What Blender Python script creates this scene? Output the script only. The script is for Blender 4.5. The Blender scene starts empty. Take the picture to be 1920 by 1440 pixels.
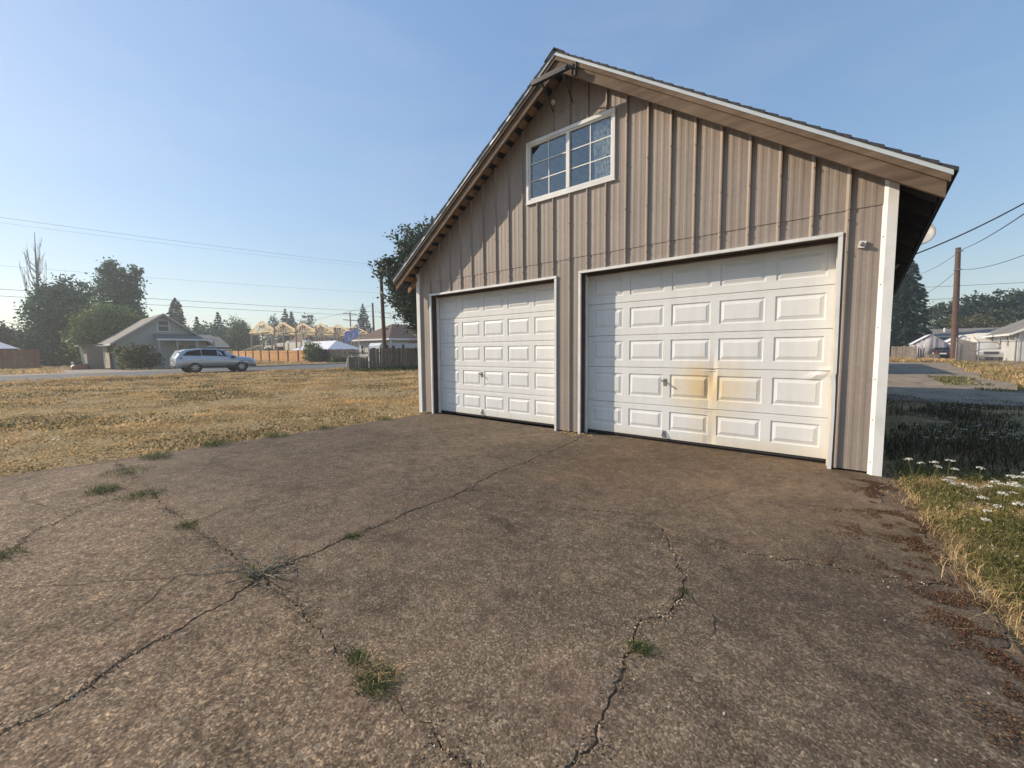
import bpy, bmesh, math, random
import numpy as np
from mathutils import Vector, Matrix

random.seed(7)
rng = np.random.default_rng(7)
scene = bpy.context.scene
col = scene.collection

# ------------------------------------------------------------------ camera
CAM = Vector((7.4278, -5.7065, 1.315))
cd = bpy.data.cameras.new('camera')
cam = bpy.data.objects.new('camera', cd)
col.objects.link(cam)
_yaw, _pitch, _roll = -0.7013, -0.0784, -0.0082
_f = Vector((math.sin(_yaw)*math.cos(_pitch), math.cos(_yaw)*math.cos(_pitch), math.sin(_pitch)))
_r = Vector((math.cos(_yaw), -math.sin(_yaw), 0))
_u = _r.cross(_f)
_r2 = _r*math.cos(_roll) + _u*math.sin(_roll)
_u2 = -_r*math.sin(_roll) + _u*math.cos(_roll)
M = Matrix((( _r2.x, _u2.x, -_f.x, CAM.x), (_r2.y, _u2.y, -_f.y, CAM.y), (_r2.z, _u2.z, -_f.z, CAM.z), (0, 0, 0, 1)))
cam.matrix_world = M
cd.sensor_width = 36.0
cd.lens = 14.784
cd.clip_start = 0.05
cd.clip_end = 3000
scene.camera = cam

# ------------------------------------------------------------------ light
SUN_TRAVEL = Vector((2.05, 1.0, -1.30)).normalized()      # direction the light travels
SUN_EL = math.asin(-SUN_TRAVEL.z)
SUN_AZ = math.atan2(-SUN_TRAVEL.x, -SUN_TRAVEL.y)          # clockwise from +Y
w = bpy.data.worlds.new('World')
scene.world = w
w.use_nodes = True
nt = w.node_tree
for n in list(nt.nodes):
    nt.nodes.remove(n)
wo = nt.nodes.new('ShaderNodeOutputWorld')
bg = nt.nodes.new('ShaderNodeBackground')
sky = nt.nodes.new('ShaderNodeTexSky')
sky.sky_type = 'NISHITA'
sky.sun_disc = False
sky.sun_elevation = SUN_EL
sky.sun_rotation = SUN_AZ
sky.altitude = 50
sky.air_density = 1.5
sky.dust_density = 0.45
sky.ozone_density = 7.0
bg.inputs['Strength'].default_value = 0.15
gm = nt.nodes.new('ShaderNodeGamma')                       # smoky air evens the whole sky out alike
gm.inputs['Gamma'].default_value = 0.50
hs = nt.nodes.new('ShaderNodeHueSaturation')
hs.inputs['Saturation'].default_value = 1.30
hs.inputs['Hue'].default_value = 0.511
nt.links.new(sky.outputs[0], gm.inputs['Color'])
nt.links.new(gm.outputs[0], hs.inputs['Color'])
tcw = nt.nodes.new('ShaderNodeTexCoord'); mpw = nt.nodes.new('ShaderNodeMapping'); mpw.inputs['Scale'].default_value = (2.2, 2.2, 9.0)
nzw = nt.nodes.new('ShaderNodeTexNoise'); nzw.inputs['Scale'].default_value = 1.3; nzw.inputs['Detail'].default_value = 6; nzw.inputs['Distortion'].default_value = 0.4
nt.links.new(tcw.outputs['Generated'], mpw.inputs['Vector']); nt.links.new(mpw.outputs[0], nzw.inputs['Vector'])
mrw = nt.nodes.new('ShaderNodeMapRange'); mrw.inputs[1].default_value = 0.42; mrw.inputs[2].default_value = 0.80; mrw.inputs[4].default_value = 0.10
nt.links.new(nzw.outputs['Fac'], mrw.inputs[0])
mxw = nt.nodes.new('ShaderNodeMix'); mxw.data_type = 'RGBA'; mxw.inputs[7].default_value = (2.45, 2.5, 2.6, 1)
nt.links.new(mrw.outputs[0], mxw.inputs[0]); nt.links.new(hs.outputs[0], mxw.inputs[6])
nt.links.new(mxw.outputs[2], bg.inputs['Color'])
nt.links.new(bg.outputs[0], wo.inputs['Surface'])

sl = bpy.data.lights.new('sun', 'SUN')
sl.energy = 2.4
sl.angle = math.radians(0.55)
sl.color = (1.0, 0.86, 0.68)
sun = bpy.data.objects.new('sun', sl)
col.objects.link(sun)
sun.rotation_euler = SUN_TRAVEL.to_track_quat('-Z', 'Y').to_euler()
sun.location = (-30, -15, 30)

vs = scene.view_settings
vs.view_transform = 'Standard'
vs.look = 'None'
vs.exposure = 1.2
vs.gamma = 1.0
vs.use_curve_mapping = False
scene.cycles.max_bounces = 8
scene.cycles.volume_bounces = 1
scene.cycles.transparent_max_bounces = 16
scene.cycles.sample_clamp_indirect = 8.0

# ------------------------------------------------------------------ materials
def newmat(name):
    m = bpy.data.materials.new(name)
    m.use_nodes = True
    t = m.node_tree
    b = t.nodes['Principled BSDF']
    return m, t, b

def N(t, kind, **kw):
    n = t.nodes.new(kind)
    for k, v in kw.items():
        setattr(n, k, v)
    return n

def coords(t, scale=(1, 1, 1), kind='Object'):
    tc = N(t, 'ShaderNodeTexCoord')
    mp = N(t, 'ShaderNodeMapping')
    mp.inputs['Scale'].default_value = scale
    t.links.new(tc.outputs[kind], mp.inputs['Vector'])
    return mp.outputs['Vector']

def wcoords(t, scale=(1, 1, 1)):
    g = N(t, 'ShaderNodeNewGeometry')
    mp = N(t, 'ShaderNodeMapping')
    mp.inputs['Scale'].default_value = scale
    t.links.new(g.outputs['Position'], mp.inputs['Vector'])
    return mp.outputs['Vector']

def noise(t, vec, scale, detail=4, rough=0.55):
    n = N(t, 'ShaderNodeTexNoise')
    n.inputs['Scale'].default_value = scale
    n.inputs['Detail'].default_value = detail
    n.inputs['Roughness'].default_value = rough
    t.links.new(vec, n.inputs['Vector'])
    return n.outputs['Fac']

def ramp(t, fac, stops):
    r = N(t, 'ShaderNodeValToRGB')
    el = r.color_ramp.elements
    while len(el) < len(stops):
        el.new(0.5)
    for e, (p, c) in zip(el, stops):
        e.position = p
        e.color = (c[0], c[1], c[2], 1) if len(c) == 3 else c
    t.links.new(fac, r.inputs['Fac'])
    return r.outputs['Color']

def mix(t, fac, a, b, mode='MIX'):
    m = N(t, 'ShaderNodeMix', data_type='RGBA', blend_type=mode)
    if isinstance(fac, (int, float)):
        m.inputs[0].default_value = fac
    else:
        t.links.new(fac, m.inputs[0])
    for s, v in ((6, a), (7, b)):
        if isinstance(v, (tuple, list)):
            m.inputs[s].default_value = (v[0], v[1], v[2], 1)
        else:
            t.links.new(v, m.inputs[s])
    return m.outputs[2]

def math_(t, op, a, b=None, c=None, clamp=False):
    m = N(t, 'ShaderNodeMath', operation=op, use_clamp=clamp)
    for i, v in enumerate((a, b, c)):
        if v is None:
            continue
        if isinstance(v, (int, float)):
            m.inputs[i].default_value = v
        else:
            t.links.new(v, m.inputs[i])
    return m.outputs[0]

def bump(t, b, h, strength=0.4, dist=0.01):
    bn = N(t, 'ShaderNodeBump')
    bn.inputs['Strength'].default_value = strength
    bn.inputs['Distance'].default_value = dist
    t.links.new(h, bn.inputs['Height'])
    t.links.new(bn.outputs[0], b.inputs['Normal'])

def island(t):
    return N(t, 'ShaderNodeNewGeometry').outputs['Random Per Island']

def objrand(t):
    return N(t, 'ShaderNodeObjectInfo').outputs['Random']

def simple(name, c, rough=0.6, metal=0.0, var=0.12, scale=6.0, spec=0.4, bmp=0.0, stretch=(1, 1, 1), bscale=None):
    m, t, b = newmat(name)
    v = wcoords(t, stretch)
    f = noise(t, v, scale, 5, 0.6)
    lo = tuple(max(0, x*(1-var)) for x in c)
    hi = tuple(min(1, x*(1+var)) for x in c)
    t.links.new(ramp(t, f, [(0.3, lo), (0.7, hi)]), b.inputs['Base Color'])
    b.inputs['Roughness'].default_value = rough
    b.inputs['Metallic'].default_value = metal
    b.inputs['Specular IOR Level'].default_value = spec
    if bmp:
        bump(t, b, noise(t, v, bscale or scale*6, 4), bmp, 0.01)
    return m

def wood(name, c1, c2, axis=2, rough=0.85, scale=1.0, bmp=0.5, rnd=0.25, obj=True):
    """weathered boards: grain stretched along one axis, tone varies per board"""
    m, t, b = newmat(name)
    st = [22.0, 22.0, 22.0]
    st[axis] = 1.2
    v = wcoords(t, tuple(s*scale for s in st))
    f = noise(t, v, 1.6, 6, 0.65)
    v2 = wcoords(t, (1, 1, 1))
    f2 = noise(t, v2, 2.5*scale, 3)
    c = ramp(t, f, [(0.28, c1), (0.72, c2)])
    c = mix(t, 0.5, c, ramp(t, f2, [(0.3, c1), (0.7, c2)]))
    if rnd:
        h = N(t, 'ShaderNodeHueSaturation')
        t.links.new(math_(t, 'MULTIPLY_ADD', objrand(t) if obj else island(t), rnd*2, 1-rnd), h.inputs['Value'])
        t.links.new(c, h.inputs['Color'])
        c = h.outputs[0]
    t.links.new(c, b.inputs['Base Color'])
    b.inputs['Roughness'].default_value = rough
    b.inputs['Specular IOR Level'].default_value = 0.25
    bump(t, b, f, bmp, 0.004)
    return m

def leafmat(name, c1, c2, c3=None, transl=0.3, rough=0.6, pscale=0.6, amp=0.7):
    m, t, b = newmat(name)
    r = island(t)
    stops = [(0.0, c1), (0.75, c2)]
    if c3:
        stops.append((1.0, c3))
    c = ramp(t, r, stops)
    f = noise(t, wcoords(t), pscale, 3)
    h = N(t, 'ShaderNodeHueSaturation')
    t.links.new(math_(t, 'MULTIPLY_ADD', f, amp, 1-amp/2), h.inputs['Value'])
    t.links.new(c, h.inputs['Color'])
    c = h.outputs[0]
    t.links.new(c, b.inputs['Base Color'])
    b.inputs['Roughness'].default_value = rough
    b.inputs['Specular IOR Level'].default_value = 0.25
    tr = N(t, 'ShaderNodeBsdfTranslucent')
    t.links.new(c, tr.inputs['Color'])
    mx = N(t, 'ShaderNodeMixShader')
    mx.inputs[0].default_value = transl
    t.links.new(b.outputs[0], mx.inputs[1])
    t.links.new(tr.outputs[0], mx.inputs[2])
    t.links.new(mx.outputs[0], t.nodes['Material Output'].inputs['Surface'])
    return m

MT = {}
# garage siding: taupe painted steel with chalky vertical streaks
m, t, b = newmat('taupe_painted_steel')
f1 = noise(t, wcoords(t, (5, 5, 0.25)), 3.0, 5, 0.6)
f2 = noise(t, wcoords(t), 0.9, 4)
f3 = noise(t, wcoords(t), 22, 3)
c = ramp(t, f1, [(0.3, (0.275, 0.222, 0.184)), (0.7, (0.360, 0.298, 0.252))])
c = mix(t, 0.35, c, ramp(t, f2, [(0.35, (0.225, 0.185, 0.156)), (0.65, (0.375, 0.315, 0.268))]))
c = mix(t, 0.12, c, ramp(t, f3, [(0.4, (0.22, 0.18, 0.15)), (0.6, (0.40, 0.335, 0.28))]))
hs = N(t, 'ShaderNodeHueSaturation')
t.links.new(math_(t, 'MULTIPLY_ADD', objrand(t), 0.12, 0.94), hs.inputs['Value'])
t.links.new(c, hs.inputs['Color'])
t.links.new(hs.outputs[0], b.inputs['Base Color'])
b.inputs['Roughness'].default_value = 0.55
b.inputs['Specular IOR Level'].default_value = 0.3
bump(t, b, noise(t, wcoords(t, (1, 1, 0.3)), 9, 3), 0.12, 0.01)
MT['siding'] = m

# white painted steel doors with faint woodgrain, grime and (for the wide door) a rust-yellow stain
def doormat(name, stain):
    m, t, b = newmat(name)
    f1 = noise(t, wcoords(t, (6, 6, 1)), 1.5, 5)
    f2 = noise(t, wcoords(t, (1.5, 1.5, 26)), 6, 4)
    c = ramp(t, f1, [(0.3, (0.70, 0.695, 0.665)), (0.7, (0.78, 0.775, 0.75))])
    c = mix(t, 0.10, c, ramp(t, f2, [(0.4, (0.55, 0.54, 0.52)), (0.6, (0.85, 0.85, 0.84))]))
    g = N(t, 'ShaderNodeNewGeometry')
    sp = N(t, 'ShaderNodeSeparateXYZ')
    t.links.new(g.outputs['Position'], sp.inputs[0])
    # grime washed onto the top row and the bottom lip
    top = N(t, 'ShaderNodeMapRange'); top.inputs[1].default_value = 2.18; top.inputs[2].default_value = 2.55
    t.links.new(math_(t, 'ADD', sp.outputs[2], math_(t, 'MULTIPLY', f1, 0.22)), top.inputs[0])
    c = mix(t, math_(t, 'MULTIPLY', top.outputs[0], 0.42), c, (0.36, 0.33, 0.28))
    bot = N(t, 'ShaderNodeMapRange'); bot.inputs[1].default_value = 0.24; bot.inputs[2].default_value = 0.0
    t.links.new(math_(t, 'ADD', sp.outputs[2], math_(t, 'MULTIPLY', f1, 0.12)), bot.inputs[0])
    c = mix(t, math_(t, 'MULTIPLY', bot.outputs[0], 0.6), c, (0.62, 0.53, 0.36))
    if stain:
        def blob(cx, cz, rx, rz, lo, hi, nz=1.1):
            dx = math_(t, 'DIVIDE', math_(t, 'SUBTRACT', sp.outputs[0], cx), rx)
            dz = math_(t, 'DIVIDE', math_(t, 'SUBTRACT', sp.outputs[2], cz), rz)
            d = math_(t, 'SQRT', math_(t, 'ADD', math_(t, 'MULTIPLY', dx, dx), math_(t, 'MULTIPLY', dz, dz)))
            d = math_(t, 'ADD', d, math_(t, 'MULTIPLY', math_(t, 'SUBTRACT', noise(t, wcoords(t), 7, 4), 0.5), nz))
            mr = N(t, 'ShaderNodeMapRange'); mr.inputs[1].default_value = hi; mr.inputs[2].default_value = lo
            t.links.new(d, mr.inputs[0])
            return mr.outputs[0]
        c = mix(t, math_(t, 'MULTIPLY', blob(5.84, 0.80, 0.66, 0.44, 0.0, 1.05, 0.8), 0.80), c, (0.74, 0.53, 0.22))
        c = mix(t, math_(t, 'MULTIPLY', blob(5.72, 0.88, 0.30, 0.26, 0.0, 1.0, 0.9), 0.55), c, (0.68, 0.45, 0.17))
        c = mix(t, math_(t, 'MULTIPLY', blob(5.86, 0.30, 0.36, 0.36, 0.0, 1.0, 1.0), 0.45), c, (0.72, 0.56, 0.28))
        c = mix(t, math_(t, 'MULTIPLY', blob(6.5, 0.10, 1.2, 0.14, 0.1, 1.0), 0.35), c, (0.70, 0.58, 0.36))
    t.links.new(c, b.inputs['Base Color'])
    b.inputs['Roughness'].default_value = 0.45
    b.inputs['Specular IOR Level'].default_value = 0.35
    bump(t, b, f2, 0.10, 0.004)
    return m
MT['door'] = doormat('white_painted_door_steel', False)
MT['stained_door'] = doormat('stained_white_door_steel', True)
MT['white'] = simple('white_trim_paint', (0.74, 0.73, 0.70), 0.45, var=0.13, scale=3)
MT['cream'] = simple('cream_stop_vinyl', (0.70, 0.64, 0.52), 0.5, var=0.08, scale=5)
MT['jamb'] = simple('dark_brown_jamb_wood', (0.060, 0.036, 0.026), 0.7, var=0.3, scale=8)
MT['metal_edge'] = simple('pale_drip_edge_metal', (0.52, 0.57, 0.60), 0.35, 0.0, var=0.06, scale=3, spec=0.6)
MT['barge'] = wood('weathered_brown_barge_wood', (0.070, 0.045, 0.030), (0.225, 0.160, 0.108), axis=0, scale=0.55, rnd=0.08, bmp=0.9)
MT['sheath'] = wood('skip_sheathing_wood', (0.22, 0.13, 0.07), (0.40, 0.26, 0.15), axis=1, rnd=0.2)
MT['shadesheath'] = wood('shade_toned_soffit_wood', (0.020, 0.017, 0.016), (0.045, 0.038, 0.034), axis=1, rnd=0.2)  # sheathing wood with the right eave's shade put into its colour
MT['rafter'] = wood('rafter_wood', (0.18, 0.11, 0.06), (0.36, 0.23, 0.13), axis=0, rnd=0.15)
MT['felt'] = simple('black_roofing_felt', (0.012, 0.012, 0.014), 0.9, var=0.2)
MT['shingle'] = simple('dark_asphalt_shingle', (0.055, 0.055, 0.062), 0.9, var=0.4, scale=30, bmp=0.6)
MT['galv'] = simple('dull_galvanised_metal', (0.30, 0.29, 0.28), 0.45, 0.7, var=0.25, scale=20)
MT['screw'] = simple('rusty_screw_head', (0.10, 0.065, 0.045), 0.7)
MT['black'] = simple('black_plastic', (0.018, 0.018, 0.020), 0.5, var=0.2)
MT['darkmetal'] = simple('dark_bronze_metal', (0.055, 0.048, 0.042), 0.5, 0.3, var=0.3, scale=14)
MT['interior'] = simple('dim_interior_board', (0.30, 0.30, 0.30), 0.9, var=0.1)
MT['rubber'] = simple('bottom_seal_rubber', (0.03, 0.027, 0.025), 0.8)

m, t, b = newmat('window_glass')
gl = N(t, 'ShaderNodeBsdfGlossy'); gl.inputs['Roughness'].default_value = 0.03
gl.inputs['Color'].default_value = (0.62, 0.66, 0.66, 1)
tp = N(t, 'ShaderNodeBsdfTransparent'); tp.inputs['Color'].default_value = (0.90, 0.93, 0.94, 1)
fr = N(t, 'ShaderNodeLayerWeight'); fr.inputs['Blend'].default_value = 0.25
mx = N(t, 'ShaderNodeMixShader')
t.links.new(math_(t, 'ADD', math_(t, 'MULTIPLY', math_(t, 'POWER', fr.outputs['Facing'], 3.0), 0.5), 0.20, clamp=True), mx.inputs[0])
t.links.new(tp.outputs[0], mx.inputs[1]); t.links.new(gl.outputs[0], mx.inputs[2])
t.links.new(mx.outputs[0], t.nodes['Material Output'].inputs['Surface'])
MT['glass'] = m
MT['darkglass'] = simple('dark_house_glass', (0.030, 0.036, 0.042), 0.12, var=0.2, spec=0.7)
MT['carglass'] = simple('tinted_car_glass', (0.005, 0.007, 0.011), 0.12, var=0.1, spec=0.18)
m, t, b = newmat('lace_curtain_cloth')
b.inputs['Base Color'].default_value = (0.80, 0.77, 0.70, 1); b.inputs['Roughness'].default_value = 0.9
tr = N(t, 'ShaderNodeBsdfTransparent'); mx = N(t, 'ShaderNodeMixShader')
t.links.new(ramp(t, noise(t, wcoords(t, (1, 1, 1)), 14, 4), [(0.40, (0.35, 0.35, 0.35)), (0.54, (1, 1, 1))]), mx.inputs[0])
t.links.new(tr.outputs[0], mx.inputs[1]); t.links.new(b.outputs[0], mx.inputs[2])
t.links.new(mx.outputs[0], t.nodes['Material Output'].inputs['Surface'])
MT['curtain'] = m

# old driveway concrete with worn, exposed aggregate
m, t, b = newmat('worn_aggregate_concrete')
p = wcoords(t)
big = noise(t, p, 0.75, 5, 0.6)
mid = noise(t, p, 5.0, 5, 0.65)
fine = noise(t, p, 70.0, 3, 0.6)
vo = N(t, 'ShaderNodeTexVoronoi'); vo.inputs['Scale'].default_value = 120; t.links.new(p, vo.inputs['Vector'])
vo2 = N(t, 'ShaderNodeTexVoronoi'); vo2.inputs['Scale'].default_value = 38; t.links.new(p, vo2.inputs['Vector'])
sepc = N(t, 'ShaderNodeSeparateColor'); t.links.new(vo.outputs['Color'], sepc.inputs[0])
sepd = N(t, 'ShaderNodeSeparateColor'); t.links.new(vo2.outputs['Color'], sepd.inputs[0])
c = ramp(t, big, [(0.30, (0.112, 0.083, 0.060)), (0.5, (0.150, 0.112, 0.082)), (0.72, (0.200, 0.153, 0.112))])
c = mix(t, 0.55, c, ramp(t, mid, [(0.25, (0.092, 0.069, 0.051)), (0.5, (0.152, 0.116, 0.087)), (0.75, (0.245, 0.192, 0.143))]))
c = mix(t, 0.58, c, ramp(t, sepc.outputs[0], [(0.0, (0.055, 0.042, 0.032)), (0.45, (0.145, 0.111, 0.083)), (0.8, (0.24, 0.19, 0.142)), (1.0, (0.44, 0.36, 0.27))]))
# pinkish and rusty tints
tint = noise(t, p, 1.7, 4, 0.6)
tm = N(t, 'ShaderNodeMapRange'); tm.inputs[1].default_value = 0.55; tm.inputs[2].default_value = 0.75
t.links.new(tint, tm.inputs[0])
c = mix(t, math_(t, 'MULTIPLY', tm.outputs[0], 0.40), c, (0.235, 0.150, 0.118))
# brown wash in front of the wide door
sp = N(t, 'ShaderNodeSeparateXYZ'); t.links.new(p, sp.inputs[0])
wy = N(t, 'ShaderNodeMapRange'); wy.inputs[1].default_value = -2.7; wy.inputs[2].default_value = -0.9; t.links.new(math_(t, 'ADD', sp.outputs[1], math_(t, 'MULTIPLY', mid, 0.8)), wy.inputs[0])
wx = N(t, 'ShaderNodeMapRange'); wx.inputs[1].default_value = 4.3; wx.inputs[2].default_value = 5.0; t.links.new(sp.outputs[0], wx.inputs[0])
c = mix(t, math_(t, 'MULTIPLY', math_(t, 'MULTIPLY', wy.outputs[0], wx.outputs[0]), 0.45), c, (0.225, 0.150, 0.090))
# broad darker and paler areas, coarser worn ground towards the near left
wr = noise(t, p, 0.42, 6, 0.62)
c = mix(t, 0.9, c, ramp(t, wr, [(0.28, (0.38, 0.36, 0.34)), (0.5, (0.68, 0.655, 0.62)), (0.72, (1.02, 0.98, 0.92))]), 'MULTIPLY')
ny_ = N(t, 'ShaderNodeMapRange'); ny_.inputs[1].default_value = -3.4; ny_.inputs[2].default_value = -5.4
t.links.new(math_(t, 'ADD', sp.outputs[1], math_(t, 'MULTIPLY', math_(t, 'SUBTRACT', wr, 0.5), 2.5)), ny_.inputs[0])
c = mix(t, ny_.outputs[0], c, mix(t, 1.0, c, (1.55, 1.52, 1.46), 'MULTIPLY'))
st_ = noise(t, p, 2.3, 6, 0.7)
c = mix(t, 0.8, c, ramp(t, st_, [(0.33, (0.60, 0.58, 0.56)), (0.47, (1, 1, 1)), (0.60, (1.06, 1.04, 1.0)), (0.72, (1.60, 1.54, 1.44))]), 'MULTIPLY')
c = mix(t, 0.85, c, ramp(t, noise(t, p, 8.5, 8, 0.78), [(0.34, (0.62, 0.62, 0.62)), (0.5, (0.99, 1.0, 0.985)), (0.66, (1.42, 1.42, 1.38))]), 'MULTIPLY')
ny = N(t, 'ShaderNodeMapRange'); ny.inputs[1].default_value = -4.55; ny.inputs[2].default_value = -5.1
t.links.new(math_(t, 'ADD', sp.outputs[1], math_(t, 'MULTIPLY', math_(t, 'SUBTRACT', mid, 0.5), 0.7)), ny.inputs[0])
co = ramp(t, noise(t, p, 33, 5, 0.75), [(0.36, (0.45, 0.42, 0.40)), (0.5, (1, 0.98, 0.95)), (0.64, (1.9, 1.75, 1.6))])
c = mix(t, math_(t, 'MULTIPLY', ny.outputs[0], 0.75), c, mix(t, 1.0, c, co, 'MULTIPLY'))
# pale flecks and scabs of lichen
fl = N(t, 'ShaderNodeMapRange'); fl.inputs[1].default_value = 0.962; fl.inputs[2].default_value = 0.985
t.links.new(sepd.outputs[1], fl.inputs[0])
c = mix(t, math_(t, 'MULTIPLY', fl.outputs[0], 0.22), c, (0.40, 0.34, 0.27))
li = N(t, 'ShaderNodeMapRange'); li.inputs[1].default_value = 0.72; li.inputs[2].default_value = 0.77
t.links.new(noise(t, p, 6.5, 3, 0.5), li.inputs[0])
c = mix(t, math_(t, 'MULTIPLY', li.outputs[0], 0.55), c, (0.47, 0.42, 0.36))
t.links.new(c, b.inputs['Base Color'])
b.inputs['Roughness'].default_value = 0.9
b.inputs['Specular IOR Level'].default_value = 0.2
rgh = noise(t, p, 26.0, 5, 0.7)
hgt = math_(t, 'ADD', math_(t, 'MULTIPLY', vo.outputs['Distance'], -0.35), math_(t, 'ADD', math_(t, 'MULTIPLY', noise(t, p, 110.0, 4, 0.75), 1.0), math_(t, 'ADD', math_(t, 'MULTIPLY', rgh, 1.3), math_(t, 'MULTIPLY', mid, 1.2))))
bump(t, b, hgt, 0.55, 0.010)
MT['slab'] = m

# ground: dry mown grass thatch, dirt
m, t, b = newmat('dry_thatch_soil')
p = wcoords(t)
a = noise(t, p, 0.35, 5, 0.6)
bb = noise(t, p, 3.5, 5, 0.7)
cc = noise(t, p, 45, 3, 0.7)
c = ramp(t, a, [(0.3, (0.27, 0.185, 0.075)), (0.5, (0.40, 0.275, 0.12)), (0.7, (0.50, 0.355, 0.165))])
c = mix(t, 0.6, c, ramp(t, bb, [(0.3, (0.10, 0.072, 0.040)), (0.5, (0.30, 0.215, 0.11)), (0.72, (0.56, 0.43, 0.25))]))
c = mix(t, 0.35, c, ramp(t, cc, [(0.35, (0.10, 0.078, 0.042)), (0.65, (0.46, 0.35, 0.19))]))
t.links.new(c, b.inputs['Base Color'])
b.inputs['Roughness'].default_value = 0.95
b.inputs['Specular IOR Level'].default_value = 0.1
bump(t, b, math_(t, 'ADD', bb, math_(t, 'MULTIPLY', cc, 0.5)), 0.8, 0.05)
MT['ground'] = m
m, t, b = newmat('joint_dirt')
p = wcoords(t)
c = ramp(t, noise(t, p, 14, 5, 0.7), [(0.3, (0.075, 0.045, 0.026)), (0.55, (0.15, 0.095, 0.055)), (0.75, (0.24, 0.18, 0.11))])
t.links.new(c, b.inputs['Base Color']); b.inputs['Roughness'].default_value = 0.95
bump(t, b, noise(t, p, 60, 4), 0.8, 0.02)
MT['dirt'] = m
def roadmat(name, c1, c2, gravel=60):
    m, t, b = newmat(name)
    p = wcoords(t)
    f1 = noise(t, p, 0.5, 5, 0.6)
    v = N(t, 'ShaderNodeTexVoronoi'); v.inputs['Scale'].default_value = gravel; t.links.new(p, v.inputs['Vector'])
    s = N(t, 'ShaderNodeSeparateColor'); t.links.new(v.outputs['Color'], s.inputs[0])
    c = ramp(t, f1, [(0.3, c1), (0.7, c2)])
    lo = tuple(x*0.6 for x in c1); hi = tuple(min(1, x*1.35) for x in c2)
    c = mix(t, 0.4, c, ramp(t, s.outputs[0], [(0.0, lo), (1.0, hi)]))
    c = mix(t, 0.8, c, ramp(t, noise(t, wcoords(t, (1.4, .5, 1)), 1.1, 6, 0.7), [(0.32, (0.55, 0.54, 0.52)), (0.5, (1, 1, 1)), (0.68, (1.35, 1.3, 1.22))]), 'MULTIPLY')
    t.links.new(c, b.inputs['Base Color']); b.inputs['Roughness'].default_value = 0.85
    b.inputs['Specular IOR Level'].default_value = 0.25
    bump(t, b, math_(t, 'ADD', f1, v.outputs['Distance']), 0.5, 0.015)
    return m
MT['asphalt'] = roadmat('worn_grey_asphalt', (0.105, 0.105, 0.105), (0.165, 0.160, 0.152), 45)
MT['gravel'] = roadmat('pale_gravel', (0.22, 0.19, 0.155), (0.33, 0.285, 0.23), 26)
MT['alley'] = roadmat('dusty_alley_gravel', (0.20, 0.158, 0.112), (0.31, 0.245, 0.172), 30)
MT['walk'] = simple('pale_pavement_concrete', (0.36, 0.33, 0.285), 0.85, var=0.15, scale=2)

MT['straw'] = leafmat('straw_grass', (0.49, 0.322, 0.145), (0.73, 0.530, 0.275), (0.33, 0.26, 0.105), 0.3, 0.8, 0.75, 2.0)
MT['greengrass'] = leafmat('green_weed_leaf', (0.045, 0.078, 0.022), (0.105, 0.135, 0.042), (0.26, 0.22, 0.085), 0.3, 0.7, 1.2)
MT['weed'] = leafmat('lush_weed_leaf', (0.075, 0.092, 0.024), (0.21, 0.20, 0.062), (0.46, 0.36, 0.16), 0.35, 0.7, 1.5)
MT['olivegrass'] = leafmat('olive_lawn_grass', (0.12, 0.105, 0.038), (0.22, 0.180, 0.070), (0.38, 0.30, 0.13), 0.3, 0.8, 1.2)
MT['shadeweed'] = leafmat('shade_toned_weed_leaf', (0.036, 0.042, 0.016), (0.085, 0.078, 0.032), (0.17, 0.125, 0.065), 0.2, 0.8, 1.5)  # weed leaf darkened in colour for the garage's shade
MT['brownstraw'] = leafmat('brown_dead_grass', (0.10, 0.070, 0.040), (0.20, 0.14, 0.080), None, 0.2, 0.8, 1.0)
MT['flower'] = leafmat('white_lace_petal', (0.62, 0.60, 0.50), (0.78, 0.76, 0.68), None, 0.25, 0.8)
MT['seed'] = leafmat('cream_seed_head', (0.42, 0.38, 0.22), (0.66, 0.60, 0.42), None, 0.3, 0.8)
MT['moss'] = leafmat('rusty_dry_moss', (0.055, 0.024, 0.013), (0.115, 0.055, 0.026), (0.24, 0.16, 0.09), 0.0, 0.95, 3.0)
MT['darkdirt'] = simple('dark_crack_dirt', (0.045, 0.032, 0.022), 0.95, var=0.4, scale=30)
MT['grit'] = leafmat('tan_joint_grit', (0.12, 0.080, 0.048), (0.34, 0.255, 0.165), (0.55, 0.46, 0.33), 0.0, 0.95, 3.0)
MT['twig'] = simple('bleached_dead_stem', (0.30, 0.255, 0.18), 0.9, var=0.25, scale=20)
MT['leaf_dark'] = leafmat('dark_maple_leaf', (0.018, 0.034, 0.014), (0.045, 0.072, 0.026), (0.085, 0.11, 0.045), 0.25, 0.5)
MT['leaf_mid'] = leafmat('hedge_leaf', (0.008, 0.052, 0.032), (0.022, 0.100, 0.056), (0.06, 0.155, 0.072), 0.3, 0.6)
MT['leaf_light'] = leafmat('light_green_leaf', (0.055, 0.085, 0.026), (0.105, 0.145, 0.045), (0.16, 0.19, 0.07), 0.35, 0.6)
MT['leaf_laurel'] = leafmat('laurel_leaf', (0.075, 0.125, 0.035), (0.14, 0.20, 0.06), (0.22, 0.27, 0.09), 0.35, 0.6)
MT['leaf_olive'] = leafmat('olive_shrub_leaf', (0.060, 0.062, 0.020), (0.135, 0.130, 0.045), (0.24, 0.21, 0.085), 0.3, 0.65)
MT['leaf_purple'] = leafmat('plum_leaf', (0.032, 0.020, 0.026), (0.062, 0.040, 0.045), None, 0.2, 0.6)
MT['needle'] = leafmat('fir_needle', (0.012, 0.028, 0.016), (0.032, 0.058, 0.032), (0.05, 0.078, 0.04), 0.12, 0.6)
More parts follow.
